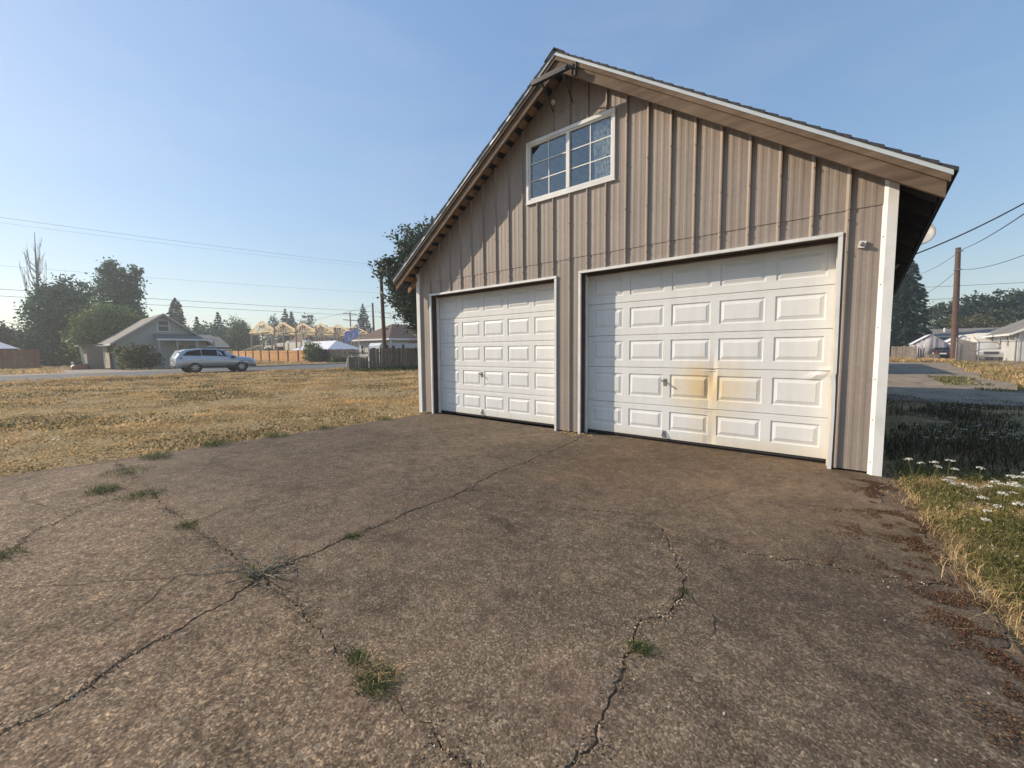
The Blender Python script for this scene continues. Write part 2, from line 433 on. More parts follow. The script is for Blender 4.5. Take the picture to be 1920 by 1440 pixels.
MT['bluespruce'] = leafmat('blue_spruce_needle', (0.022, 0.050, 0.052), (0.055, 0.095, 0.098), (0.085, 0.13, 0.13), 0.12, 0.6)
MT['pine'] = leafmat('pine_needle', (0.014, 0.030, 0.013), (0.038, 0.060, 0.026), (0.075, 0.085, 0.03), 0.15, 0.6)
MT['bark'] = simple('grey_brown_bark', (0.105, 0.080, 0.060), 0.95, var=0.35, scale=12, bmp=0.6)
MT['deadbark'] = simple('bare_poplar_bark', (0.26, 0.22, 0.20), 0.9, var=0.2, scale=8)
MT['pole'] = wood('creosoted_pole_wood', (0.085, 0.050, 0.038), (0.165, 0.100, 0.075), axis=2, rnd=0.1)
MT['wire'] = simple('black_cable', (0.035, 0.035, 0.04), 0.6)
MT['greyfence'] = wood('silvered_fence_board', (0.150, 0.125, 0.100), (0.310, 0.262, 0.215), axis=2, rnd=0.28)
MT['darkfence'] = wood('blackened_fence_board', (0.035, 0.032, 0.030), (0.085, 0.078, 0.070), axis=2, rnd=0.25)
MT['newfence'] = wood('fresh_cedar_board', (0.50, 0.25, 0.085), (0.70, 0.39, 0.16), axis=2, rnd=0.10, obj=False)
MT['redfence'] = wood('red_brown_fence_board', (0.15, 0.062, 0.036), (0.25, 0.115, 0.068), axis=2, rnd=0.15, obj=False)
MT['fencepost'] = simple('dark_red_post_wood', (0.085, 0.040, 0.022), 0.8, var=0.2)
MT['lumber'] = simple('fresh_pale_lumber', (0.74, 0.56, 0.33), 0.75, var=0.12, scale=3)
MT['treated'] = simple('treated_post_lumber', (0.26, 0.175, 0.115), 0.8, var=0.15, scale=3)
MT['canvas'] = simple('white_canopy_fabric', (0.66, 0.66, 0.68), 0.7, var=0.08, scale=2)
MT['greycanvas'] = simple('grey_tarp_fabric', (0.40, 0.385, 0.40), 0.75, var=0.14, scale=2.5)
MT['rv'] = simple('off_white_coach_panel', (0.66, 0.63, 0.56), 0.4, var=0.06)
MT['trailer'] = simple('pale_blue_white_trailer_panel', (0.55, 0.58, 0.62), 0.35, var=0.06)
MT['house_grey'] = simple('grey_beige_house_paint', (0.43, 0.405, 0.360), 0.8, var=0.08)
MT['house_cream'] = simple('cream_house_paint', (0.50, 0.47, 0.40), 0.8, var=0.07)
MT['house_white'] = simple('white_house_paint', (0.66, 0.65, 0.62), 0.7, var=0.06)
MT['house_blue'] = simple('slate_blue_house_paint', (0.21, 0.24, 0.28), 0.8, var=0.08)
MT['house_red'] = simple('dusty_red_house_paint', (0.36, 0.22, 0.18), 0.8, var=0.1)
MT['shed_wall'] = simple('weathered_shed_ply', (0.25, 0.21, 0.175), 0.85, var=0.15)
MT['roof_grey'] = simple('grey_house_shingle', (0.19, 0.175, 0.155), 0.9, var=0.18, scale=9, bmp=0.4)
MT['roof_brown'] = simple('brown_house_shingle', (0.125, 0.078, 0.058), 0.9, var=0.18, scale=9, bmp=0.4)
MT['flag'] = None
MT['silver'] = None

m, t, b = newmat('silver_blue_car_paint')
b.inputs['Base Color'].default_value = (0.36, 0.42, 0.50, 1); b.inputs['Metallic'].default_value = 0.55
b.inputs['Roughness'].default_value = 0.32; b.inputs['Coat Weight'].default_value = 0.6
fl_ = noise(t, wcoords(t), 3, 3)
t.links.new(ramp(t, fl_, [(0.3, (0.42, 0.445, 0.48)), (0.7, (0.48, 0.505, 0.54))]), b.inputs['Base Color'])
MT['silver'] = m
MT['carblack'] = simple('black_car_paint', (0.018, 0.018, 0.022), 0.25, var=0.1, spec=0.6)
MT['carwhite'] = simple('white_truck_paint', (0.66, 0.65, 0.62), 0.3, var=0.04, spec=0.5)
MT['tyre'] = simple('tyre_rubber', (0.020, 0.020, 0.021), 0.85)
MT['rim'] = simple('bright_alloy', (0.56, 0.57, 0.58), 0.3, 0.6, var=0.05)
MT['redlens'] = simple('red_lamp_lens', (0.38, 0.018, 0.022), 0.15, var=0.1, spec=0.7)
MT['clearlens'] = simple('clear_lamp_lens', (0.60, 0.62, 0.64), 0.12, var=0.05, spec=0.8)
MT['chrome'] = simple('satin_chrome', (0.60, 0.60, 0.60), 0.2, 0.9, var=0.05)
MT['plate'] = simple('white_plate_paint', (0.6, 0.62, 0.64), 0.4)
MT['dish'] = simple('grey_dish_enamel', (0.36, 0.355, 0.33), 0.5, var=0.06)
MT['redtarp'] = simple('faded_red_plastic', (0.26, 0.075, 0.060), 0.5, var=0.15)
MT['stone'] = simple('pale_pebble', (0.42, 0.38, 0.33), 0.9, var=0.25, scale=20)

m, t, b = newmat('blue_flag_cloth')
tc = N(t, 'ShaderNodeUVMap')
sp = N(t, 'ShaderNodeSeparateXYZ'); t.links.new(tc.outputs[0], sp.inputs[0])
def ring(cx, cy, r, wd):
    dx = math_(t, 'MULTIPLY', math_(t, 'SUBTRACT', sp.outputs[0], cx), 1.6)
    dy = math_(t, 'SUBTRACT', sp.outputs[1], cy)
    d = math_(t, 'SQRT', math_(t, 'ADD', math_(t, 'MULTIPLY', dx, dx), math_(t, 'MULTIPLY', dy, dy)))
    k = math_(t, 'LESS_THAN', math_(t, 'ABSOLUTE', math_(t, 'SUBTRACT', d, r)), wd)
    return math_(t, 'MULTIPLY', k, math_(t, 'LESS_THAN', sp.outputs[1], cy+0.16))
c = mix(t, ring(0.52, 0.52, 0.30, 0.055), (0.40, 0.40, 0.66), (0.80, 0.78, 0.82))
t.links.new(c, b.inputs['Base Color']); b.inputs['Roughness'].default_value = 0.8
MT['flag'] = m

# ------------------------------------------------------------------ geometry helpers
class MB:
    def __init__(self):
        self.v = []; self.f = []
    def add(self, vs, fs):
        o = len(self.v)
        self.v += [tuple(p) for p in vs]
        self.f += [tuple(i+o for i in q) for q in fs]
        return self
    def box(self, x0, x1, y0, y1, z0, z1):
        return self.add([(x0,y0,z0),(x1,y0,z0),(x1,y1,z0),(x0,y1,z0),(x0,y0,z1),(x1,y0,z1),(x1,y1,z1),(x0,y1,z1)],
            [(0,3,2,1),(4,5,6,7),(0,1,5,4),(1,2,6,5),(2,3,7,6),(3,0,4,7)])
    def beam(self, p0, p1, w, h, up=(0, 0, 1)):
        p0 = Vector(p0); p1 = Vector(p1); d = (p1-p0).normalized()
        s = d.cross(Vector(up))
        if s.length < 1e-4: s = d.cross(Vector((1, 0, 0)))
        s.normalize(); u = s.cross(d)
        a = s*(w/2); c = u*(h/2)
        vs = [p0-a-c, p0+a-c, p0+a+c, p0-a+c, p1-a-c, p1+a-c, p1+a+c, p1-a+c]
        return self.add(vs, [(0,1,2,3),(7,6,5,4),(0,4,5,1),(1,5,6,2),(2,6,7,3),(3,7,4,0)])
    def tube(self, pts, rad, n=8, cap=True):
        pts = [Vector(p) for p in pts]
        if not isinstance(rad, (list, tuple)): rad = [rad]*len(pts)
        o = len(self.v); prev = None
        for i, p in enumerate(pts):
            d = (pts[min(i+1, len(pts)-1)] - pts[max(i-1, 0)]).normalized()
            s = d.cross(Vector((0, 0, 1))) if prev is None else prev - d*prev.dot(d)
            if s.length < 1e-3: s = d.cross(Vector((1, 0, 0)))
            s.normalize(); prev = s; u = d.cross(s)
            for k in range(n):
                a = 2*math.pi*k/n
                self.v.append(tuple(p + (s*math.cos(a)+u*math.sin(a))*rad[i]))
        for i in range(len(pts)-1):
            for k in range(n):
                self.f.append((o+i*n+k, o+i*n+(k+1)%n, o+(i+1)*n+(k+1)%n, o+(i+1)*n+k))
        if cap:
            self.f.append(tuple(o+k for k in range(n))[::-1])
            self.f.append(tuple(o+(len(pts)-1)*n+k for k in range(n)))
        return self
    def disc(self, c, axis, r, depth, n=20):
        a = Vector(axis).normalized()
        return self.tube([Vector(c)-a*depth/2, Vector(c)+a*depth/2], r, n)
    def prism(self, poly, axis, a0, a1):
        """poly: 2D points in the plane normal to axis; extruded from a0 to a1"""
        def P(q, a):
            return (a, q[0], q[1]) if axis == 0 else ((q[0], a, q[1]) if axis == 1 else (q[0], q[1], a))
        n = len(poly)
        vs = [P(q, a0) for q in poly] + [P(q, a1) for q in poly]
        fs = [tuple(range(n))[::-1], tuple(range(n, 2*n))]
        fs += [(i, (i+1) % n, n+(i+1) % n, n+i) for i in range(n)]
        return self.add(vs, fs)
    def build(self, name, mat, parent=None, smooth=False, fix=True):
        return make(name, self.v, self.f, mat, parent, smooth, fix)

def root_loc(o):
    while o.parent is not None:
        o = o.parent
    return o.location

def link(o, parent):
    col.objects.link(o)
    if parent is not None:
        o.parent = parent
    return o

def make(name, verts, faces, mat, parent=None, smooth=False, fix=True):
    me = bpy.data.meshes.new(name)
    if parent is not None:
        L = root_loc(parent)
        verts = [(p[0]-L.x, p[1]-L.y, p[2]-L.z) for p in verts]
    me.from_pydata(verts, [], faces)
    if fix:
        bm = bmesh.new(); bm.from_mesh(me)
        bmesh.ops.recalc_face_normals(bm, faces=bm.faces)
        bm.to_mesh(me); bm.free()
    me.update()
    if smooth:
        me.polygons.foreach_set('use_smooth', [True]*len(me.polygons))
    if mat is not None:
        me.materials.append(mat)
    return link(bpy.data.objects.new(name, me), parent)

def npmesh(name, V, Fi, mat, parent=None):
    """V (n,3); Fi (m,k) constant k"""
    me = bpy.data.meshes.new(name)
    V = np.asarray(V, dtype=np.float32)
    if parent is not None:
        L = root_loc(parent); V = V - np.array([L.x, L.y, L.z], dtype=np.float32)
    k = Fi.shape[1]; m = Fi.shape[0]
    me.vertices.add(len(V)); me.vertices.foreach_set('co', V.ravel())
    me.loops.add(m*k); me.loops.foreach_set('vertex_index', Fi.astype(np.int32).ravel())
    me.polygons.add(m)
    me.polygons.foreach_set('loop_start', np.arange(0, m*k, k, dtype=np.int32))
    me.polygons.foreach_set('loop_total', np.full(m, k, dtype=np.int32))
    me.update(calc_edges=True)
    me.materials.append(mat)
    return link(bpy.data.objects.new(name, me), parent)

def tag(o, label=None, cat=None, group=None, kind=None):
    if label: o['label'] = label
    if cat: o['category'] = cat
    if group: o['group'] = group
    if kind: o['kind'] = kind
    return o

def thing(name, label, cat, loc=(0, 0, 0), rz=0.0, group=None):
    o = bpy.data.objects.new(name, None)
    o.empty_display_size = 0.3
    col.objects.link(o)
    o.location = loc; o.rotation_euler = (0, 0, rz)
    return tag(o, label, cat, group)

def copy_tree(o, parent=None):
    c = o.copy(); col.objects.link(c)
    if parent is not None: c.parent = parent
    for ch in list(o.children):
        copy_tree(ch, c)
    return c

def structure(o):
    o['kind'] = 'structure'; return o

def jitter_line(pts, amp=0.02, n=4, seed=0):
    r = random.Random(seed)
    out = [Vector(p) for p in pts]
    for it in range(n):
        new = [out[0]]
        for a, c in zip(out, out[1:]):
            d = c-a
            if d.length > 0.035:
                nrm = Vector((-d.y, d.x)).normalized()
                k = min(amp, d.length*0.16)
                new.append((a+c)/2 + nrm*r.uniform(-k, k))
            new.append(c)
        out = new
    return out

# ================================================================== SETTING
# ground: one sheet out to the horizon, finer near the garage
def ground_z(x, y):
    z = -0.03
    if x > 7.4: z -= 0.012*min(1.0, (x-7.4)/0.8)
    if 0.2 < x < 7.75 and -9 < y < 10.5: z = -0.06
    if x <= 0.2:
        z += 0.02*math.sin(x*0.9+1)*math.sin(y*0.7) + 0.012*math.sin(x*2.3)*math.cos(y*2.9)
        d = max(0.0, 1-abs(x+20)/5.0)
        z += 0.09*d*min(1, max(0, (y+2)/8.0))
    if y > 8 and x > 7: z = -0.05
    if x < -23.4: z = -0.06 if x > -39 else -0.02
    return z
def axis_pts(lo, hi, fine_lo, fine_hi, step):
    a = list(np.arange(fine_lo, fine_hi+1e-6, step))
    s = step; x = fine_lo
    left = []
    while x > lo:
        s *= 1.35; x -= s; left.append(max(x, lo))
    s = step; x = fine_hi; right = []
    while x < hi:
        s *= 1.35; x += s; right.append(min(x, hi))
    return left[::-1]+a+right
gx = axis_pts(-1500, 1500, -30, 16, 0.5); gy = axis_pts(-1500, 1500, -14, 26, 0.5)
gv = [(x, y, ground_z(x, y)) for y in gy for x in gx]
nx = len(gx)
gf = [(j*nx+i, j*nx+i+1, (j+1)*nx+i+1, (j+1)*nx+i) for j in range(len(gy)-1) for i in range(nx-1)]
g = structure(make('ground', gv, gf, MT['ground'], None, True, False))

# street along the far side of the lawn
mb = MB(); rp = [(-24.6, -60), (-24.4, -6), (-24.6, 10), (-25.2, 40), (-26, 90)]
fp = [(-33.6, -60), (-33.9, -6), (-35.2, 4), (-38.2, 18), (-43.5, 40), (-52, 90)]
def strip(a, c, z, name, mat):
    vs = [(x, y, z) for x, y in a] + [(x, y, z) for x, y in c]
    n = len(a)
    fs = [(i, i+1, n+i+1, n+i) for i in range(n-1)]
    return structure(make(name, vs, fs, mat, None, False, True))
def resample(pts, ys):
    xs = np.interp(ys, [p[1] for p in pts], [p[0] for p in pts])
    return list(zip(xs, ys))
ys = np.concatenate([np.linspace(-60, -10, 8), np.linspace(-8, 24, 40), np.linspace(28, 90, 10)])
near_e = [(x+0.18*math.sin(y*1.7)+0.1*math.sin(y*4.1), y) for x, y in resample(rp, ys)]
far_e = [(x+0.2*math.sin(y*0.9), y) for x, y in resample(fp, ys)]
strip(near_e, far_e, 0.012, 'street', MT['asphalt'])
far2 = [(x-2.6-0.5*math.sin(y*0.5), y) for x, y in far_e]
strip([(x+0.05, y) for x, y in far_e if y < 6], [(x, y) for x, y in far2][:len([1 for q in far_e if q[1] < 6])], 0.007, 'gravel_shoulder', MT['gravel'])
strip([(x+0.9, y) for x, y in near_e if y < 30], [(x-0.1, y) for x, y in near_e if y < 30], 0.006, 'gravel_verge', MT['gravel'])
# kerb and pavement past the car
kb = MB()
ky = np.linspace(6.5, 46, 24)
kx = np.interp(ky, [q[1] for q in far_e], [q[0] for q in far_e])
for i in range(len(ky)-1):
    kb.beam((kx[i], ky[i], 0.06), (kx[i+1], ky[i+1], 0.06), 0.16, 0.14)
structure(kb.build('kerb', MT['walk']))
strip([(x-0.1, y) for x, y in zip(kx, ky)], [(x-1.4, y) for x, y in zip(kx, ky)], 0.10, 'pavement', MT['walk'])
# driveway of dusty gravel in front of the far house
structure(make('house_drive', [(-34, -3.4, 0.014), (-34, 0.6, 0.014), (-44.5, -0.6, 0.014), (-44.5, -3.0, 0.014)], [(0, 1, 2, 3)], MT['gravel']))

# alley behind the garage
ay = np.linspace(9.0, 60, 400)
aleft = [(6.6+0.3*math.sin(y*0.7), y) for y in ay]
aright = [(np.interp(y, [9, 14, 23.5, 35, 45, 60], [12.4, 11.4, 11.8, 12.4, 12.9, 13.0])+0.25*math.sin(y*0.8)+0.12*math.sin(y*2.3), y) for y in ay]
strip(aleft, aright, -0.036, 'alley', MT['alley'])
structure(make('cross_street', [(-20, 40.5, -0.030), (40, 43.0, -0.030), (40, 47.5, -0.030), (-20, 45.0, -0.030)], [(0, 1, 2, 3)], MT['alley']))

# ---- driveway slabs: pieces between the joints and cracks, all one driveway
J1 = jitter_line([(4.09, .25), (4.12, .0), (4.27, -.83), (4.41, -2.24), (4.56, -3.0), (4.64, -4.07), (4.70, -4.60), (4.73, -4.85)], .022, 5, 1)
i_c3 = min(range(len(J1)), key=lambda i: (J1[i]-Vector((4.56, -3.0))).length)
J1b = jitter_line([(4.73, -4.85), (5.02, -5.47), (5.17, -5.72), (5.19, -5.85), (5.6, -7.0), (5.8, -8.6)], .03, 5, 2)
J2L = jitter_line([(0.45, -4.95), (1.0, -4.95), (2.2, -4.93), (3.49, -4.93), (4.2, -4.87), (4.73, -4.85)], .018, 5, 3)
i_cl = min(range(len(J2L)), key=lambda i: (J2L[i]-Vector((2.2, -4.93))).length)
J2R = jitter_line([(4.73, -4.85), (5.31, -4.84), (6.03, -4.85), (6.70, -4.85), (7.4, -4.87), (8.25, -4.86)], .02, 5, 4)
i_c4 = min(range(len(J2R)), key=lambda i: (J2R[i]-Vector((6.70, -4.85))).length)
C3a = jitter_line([(4.56, -3.0), (5.25, -2.85), (5.7, -2.72), (6.11, -2.6)], .05, 5, 5)
C3b = jitter_line([(6.11, -2.6), (6.33, -2.68)], .03, 4, 6)
C3c = jitter_line([(6.33, -2.68), (6.56, -2.73), (6.94, -2.71), (7.32, -2.58), (7.86, -2.42)], .04, 5, 7)
C3u = jitter_line([(6.11, -2.6), (6.43, -1.72), (6.69, -1.02), (6.95, -.3), (7.02, .25)], .05, 5, 8)
C4 = jitter_line([(6.33, -2.68), (6.46, -2.91), (6.69, -3.25), (6.72, -3.42), (6.66, -3.78), (6.70, -3.99), (6.75, -4.40), (6.70, -4.85)], .05, 5, 9)
CL = jitter_line([(2.2, -4.93), (2.28, -5.32), (2.76, -5.70), (3.22, -5.84), (4.0, -6.3), (4.6, -8.6)], .03, 5, 10)
LE = jitter_line([(.34, .25), (.33, -2.4), (.36, -3.75), (.34, -4.5), (.45, -4.95)], .05, 5, 12)
LE2 = jitter_line([(.45, -4.95), (.38, -5.5), (.33, -5.88), (.2, -7), (.2, -8.6)], .06, 4, 13)
RE1 = jitter_line([(7.62, -.03), (7.69, -1.18), (7.80, -1.71), (7.86, -2.42)], .13, 6, 14)
RE2 = jitter_line([(7.86, -2.42), (7.96, -2.75), (8.05, -3.2), (8.2, -4.2), (8.25, -4.86)], .13, 6, 15)
RE3 = jitter_line([(8.25, -4.86), (8.3, -6), (8.4, -8.6)], .05, 4, 16)
rev = lambda L: list(L)[::-1]
V2 = lambda *a: [Vector(p) for p in a]
def join(*parts):
    out = []
    for p in parts:
        for q in p:
            if not out or (out[-1]-q).length > 1e-4: out.append(q)
    if (out[0]-out[-1]).length < 1e-4: out.pop()
    return out
pieces = [
    (join(J1, rev(J2L), rev(LE)), 0.010, 0.000),
    (join(rev(J1[:i_c3+1]), V2((7.62, .25)), RE1, rev(C3c), rev(C3b), rev(C3a)), 0.006, 0.001),
    (join(J1[i_c3:], J2R[:i_c4+1], rev(C4), rev(C3b), rev(C3a)), 0.004, -0.002),
    (join(C4, J2R[i_c4:], rev(RE2), rev(C3c)), 0.004, -0.002),
    (join(rev(J2R), J1b, V2((8.4, -8.6)), rev(RE3)), 0.005, -0.001),
    None,
    (join(LE2, rev(CL), rev(J2L[:i_cl+1])), 0.018, -0.006),
]
# between the left joint and the long centre crack
pieces[5] = (join(J2L[i_cl:], J1b, V2((4.6, -8.6)), rev(CL)), 0.006, -0.002)
drive = MB()
def area(P):
    return 0.5*sum(a.x*c.y-c.x*a.y for a, c in zip(P, P[1:]+P[:1]))
def inset(P, d0, rough=0):
    n = len(P); out = []
    for i in range(n):
        a, p, c = P[i-1], P[i], P[(i+1) % n]
        e1 = (p-a).normalized(); e2 = (c-p).normalized()
        n1 = Vector((-e1.y, e1.x)); n2 = Vector((-e2.y, e2.x))
        k = n1+n2
        k = k.normalized()*min(1.6, 1/max(0.4, k.length/2)) if k.length > 0.2 else n1
        wv = .45+1.1*(.5+.5*math.sin(p.x*5.1+1.3*math.sin(p.y*3.7))*math.cos(p.y*4.3+p.x*1.7))
        d = d0*wv*(random.uniform(.5, 1.9) if rough else 1.0)
        out.append(p+k*d)
    return out
drv = thing('driveway', 'cracked brown concrete driveway slabs in front of the garage', 'driveway')
drv['kind'] = 'structure'; del drv['category']
for P, gap, dz in pieces:
    if area(P) < 0: P = P[::-1]
    A = inset(P, gap*0.45+0.0006); Bp = inset(P, gap*0.45+0.0040, 1)
    n = len(P)
    vs = [(q.x, q.y, -0.10) for q in A]+[(q.x, q.y, dz-0.008) for q in A]+[(q.x, q.y, dz) for q in Bp]
    fs = [(i, (i+1) % n, n+(i+1) % n, n+i) for i in range(n)]+[(n+i, n+(i+1) % n, 2*n+(i+1) % n, 2*n+i) for i in range(n)]
    fs.append(tuple(range(2*n, 3*n)))
    make('concrete_slab', vs, fs, MT['slab'], drv, False, False)
structure(make('joint_bed', [(.2, -8.8, -.008), (8.45, -8.8, -.008), (8.0, -3, -.008), (7.66, .2, -.008), (.3, .2, -.008)], [(0, 1, 2, 3, 4)], MT['dirt']))

# ================================================================== GARAGE
W = 7.5815; D = 10.3; OV = 0.38; XM = W/2
def ztop(x, lift=0.0): return 5.614-0.669*abs(x-XM)+lift
gar = thing('garage', 'tan metal sided gabled garage with two white roll up doors', 'garage')

DL = (0.395, 3.575, 2.505); DR = (3.983, 7.178, 2.526); WIN = (2.985, 4.572, 3.74, 4.712)
RIB0 = 0.393; RIBS = 0.3087; LAP = 2.744
def holes(x0, x1):
    out = []
    for a, c, z0, z1 in ((DL[0]+.012, DL[1]-.012, -1, DL[2]-.012), (DR[0]+.012, DR[1]-.012, -1, DR[2]-.012), (WIN[0]+.015, WIN[1]-.015, WIN[2]+.015, WIN[3]-.015)):
        if x0 >= a-1e-6 and x1 <= c+1e-6: out.append((z0, z1))
    return out
breaks = [DL[0]+.012, DL[1]-.012, DR[0]+.012, DR[1]-.012, WIN[0]+.015, WIN[1]-.015, XM]
prof = [(0.0, -.002), (.024, -.029), (.038, -.029), (.050, -.002), (.112, -.002), (.126, -.0042), (.148, -.0042), (.162, -.002), (.200, -.002), (.214, -.0042), (.236, -.0042), (.250, -.002)]
def yprof(u):
    u %= RIBS
    P = prof+[(RIBS, -.002)]
    for (a, ya), (c, yc) in zip(P, P[1:]):
        if a <= u <= c: return ya+(yc-ya)*(u-a)/max(1e-9, c-a)
    return -.002
k0 = math.floor((0.0-RIB0)/RIBS)
k = k0
while RIB0+k*RIBS < W:
    xa = max(0.03, RIB0+k*RIBS); xb = min(W-0.03, RIB0+(k+1)*RIBS)
    if xb-xa > 0.02:
        xs = sorted(set([xa, xb]+[RIB0+k*RIBS+u for u, _ in prof if xa < RIB0+k*RIBS+u < xb]+[q for q in breaks if xa < q < xb]))
        for upper in (False, True):
            mb = MB(); mb2 = MB(); wob = random.uniform(-.004, .004)
            split = all(holes(a, c) and (upper or True) for a, c in zip(xs, xs[1:]))
            for x0, x1 in zip(xs, xs[1:]):
                eps = 1e-5
                y0 = yprof(x0-RIB0+eps); y1 = yprof(x1-RIB0-eps)
                if upper:
                    y0 -= .007; y1 -= .007
                    lo, h0, h1 = LAP+wob, ztop(x0)-.085, ztop(x1)-.085
                else:
                    lo, h0, h1 = .022, min(LAP+.03, ztop(x0)-.085), min(LAP+.03, ztop(x1)-.085)
                iv = [(lo, None)]
                segs = []
                cur = lo
                for z0, z1 in sorted(holes(x0, x1)):
                    if z0 > cur: segs.append((cur, z0))
                    cur = max(cur, z1)
                segs.append((cur, None))
                for s0, s1 in segs:
                    t0 = h0 if s1 is None else min(s1, h0); t1 = h1 if s1 is None else min(s1, h1)
                    if max(t0, t1)-s0 < 1e-4: continue
                    (mb2 if split and s0 > lo+1e-6 else mb).add([(x0, y0, s0), (x1, y1, s0), (x1, y1, max(t1, s0)), (x0, y0, max(t0, s0))], [(0, 1, 2, 3)])
                    if s0 == lo and upper:
                        mb.add([(x0, y0, s0), (x1, y1, s0), (x1, y1+.007, s0), (x0, y0+.007, s0)], [(3, 2, 1, 0)])
            for q_ in (mb, mb2):
                if q_.f: q_.build('siding_panel', MT['siding'], gar, fix=False)
    k += 1
# framed wall behind the siding, with its openings, and the other three walls
mb = MB()
Z = lambda x: ztop(x)-.10
def wallrect(x0, x1, z0, z1=None):
    a = z1 if z1 else Z(x0); c = z1 if z1 else Z(x1)
    vs = [(x0, .004, z0), (x1, .004, z0), (x1, .004, c), (x0, .004, a), (x0, .10, z0), (x1, .10, z0), (x1, .10, c), (x0, .10, a)]
    mb.add(vs, [(0, 1, 2, 3), (5, 4, 7, 6), (0, 4, 5, 1), (3, 2, 6, 7), (1, 5, 6, 2), (0, 3, 7, 4)])
iL0, iL1, iR0, iR1 = DL[0]+.03, DL[1]-.03, DR[0]+.03, DR[1]-.03
hL, hR = DL[2]-.03, DR[2]-.03
wallrect(.02, iL0, .02); wallrect(iL1, iR0, .02, 2.60); wallrect(iR1, W-.02, .02)
wallrect(iL0, iL1, hL, 2.60); wallrect(iR0, iR1, hR, 2.60)
wallrect(iL0, WIN[0]+.03, 2.60); wallrect(WIN[0]+.03, WIN[1]-.03, 2.60, WIN[2]+.03)
wallrect(WIN[0]+.03, XM, WIN[3]-.03); wallrect(XM, WIN[1]-.03, WIN[3]-.03); wallrect(WIN[1]-.03, iR1, 2.60)
mb.build('wall_framing', MT['interior'], gar)
mb = MB(); mb.box(0, .10, .11, D, 0, Z(.05)+.0); mb.build('side_wall', MT['siding'], gar)
mb = MB(); mb.box(W-.10, W, .11, D, 0, Z(W-.05)); mb.build('side_wall', MT['siding'], gar)
mb = MB(); mb.prism([(.1, .0), (W-.1, .0), (W-.1, Z(W)), (XM, Z(XM)), (.1, Z(0))], 1, D-.12, D); mb.build('rear_wall', MT['siding'], gar)
mb = MB(); mb.box(.1, W-.1, .11, D-.12, -.02, .0); mb.build('floor', MT['interior'], gar)
mb = MB(); mb.box(.1, W-.1, .35, D-.12, 2.62, 2.72); mb.build('loft_floor', MT['interior'], gar)

# corner trims: a bright narrow return and a broad face
mb = MB(); mb.box(W-.066, W+.012, -.046, -.038, 0.0, Z(W-.05)-.02); mb.prism([(W-.104, -.001), (W-.066, -.046), (W-.066, -.038), (W-.094, -.001)], 2, 0.0, Z(W-.05)-.02)
mb.box(W+.004, W+.012, -.038, .10, 0.0, Z(W)-.02)
# dented lower corner
mb.build('corner_trim', MT['white'], gar)
mb = MB(); mb.box(-.012, .085, -.046, -.038, 0.0, Z(.0)-.02); mb.box(.085, .092, -.046, -.002, 0.0, Z(.05)-.02); mb.box(-.012, -.004, -.038, .1, 0, Z(0)-.02)
mb.build('corner_trim', MT['white'], gar)
for z in np.arange(.12, 2.9, .46):
    mb = MB(); mb.disc((W-.085, -.026, z+random.uniform(-.05, .05)), (.66, -.75, 0), .006, .012, 8); mb.build('screw', MT['galv'], gar)

for k in range(25):
    xx = RIB0+k*RIBS+.031
    for z in (2.35, 2.66, 3.25, 3.9, 4.5, 5.0):
        zz = z+random.uniform(-.06, .06)
        if zz > ztop(xx)-.28 or xx > W-.15: continue
        if any(a < xx < c_ and zz < h_+.05 for a, c_, h_ in (DL, DR)) or (WIN[0]-.05 < xx < WIN[1]+.05 and WIN[2]-.05 < zz < WIN[3]+.05): continue
        mb = MB(); mb.disc((xx, -.033-(.007 if zz > LAP else 0), zz), (0, 1, 0), .007, .010, 6); mb.build('screw', MT['screw'], gar)
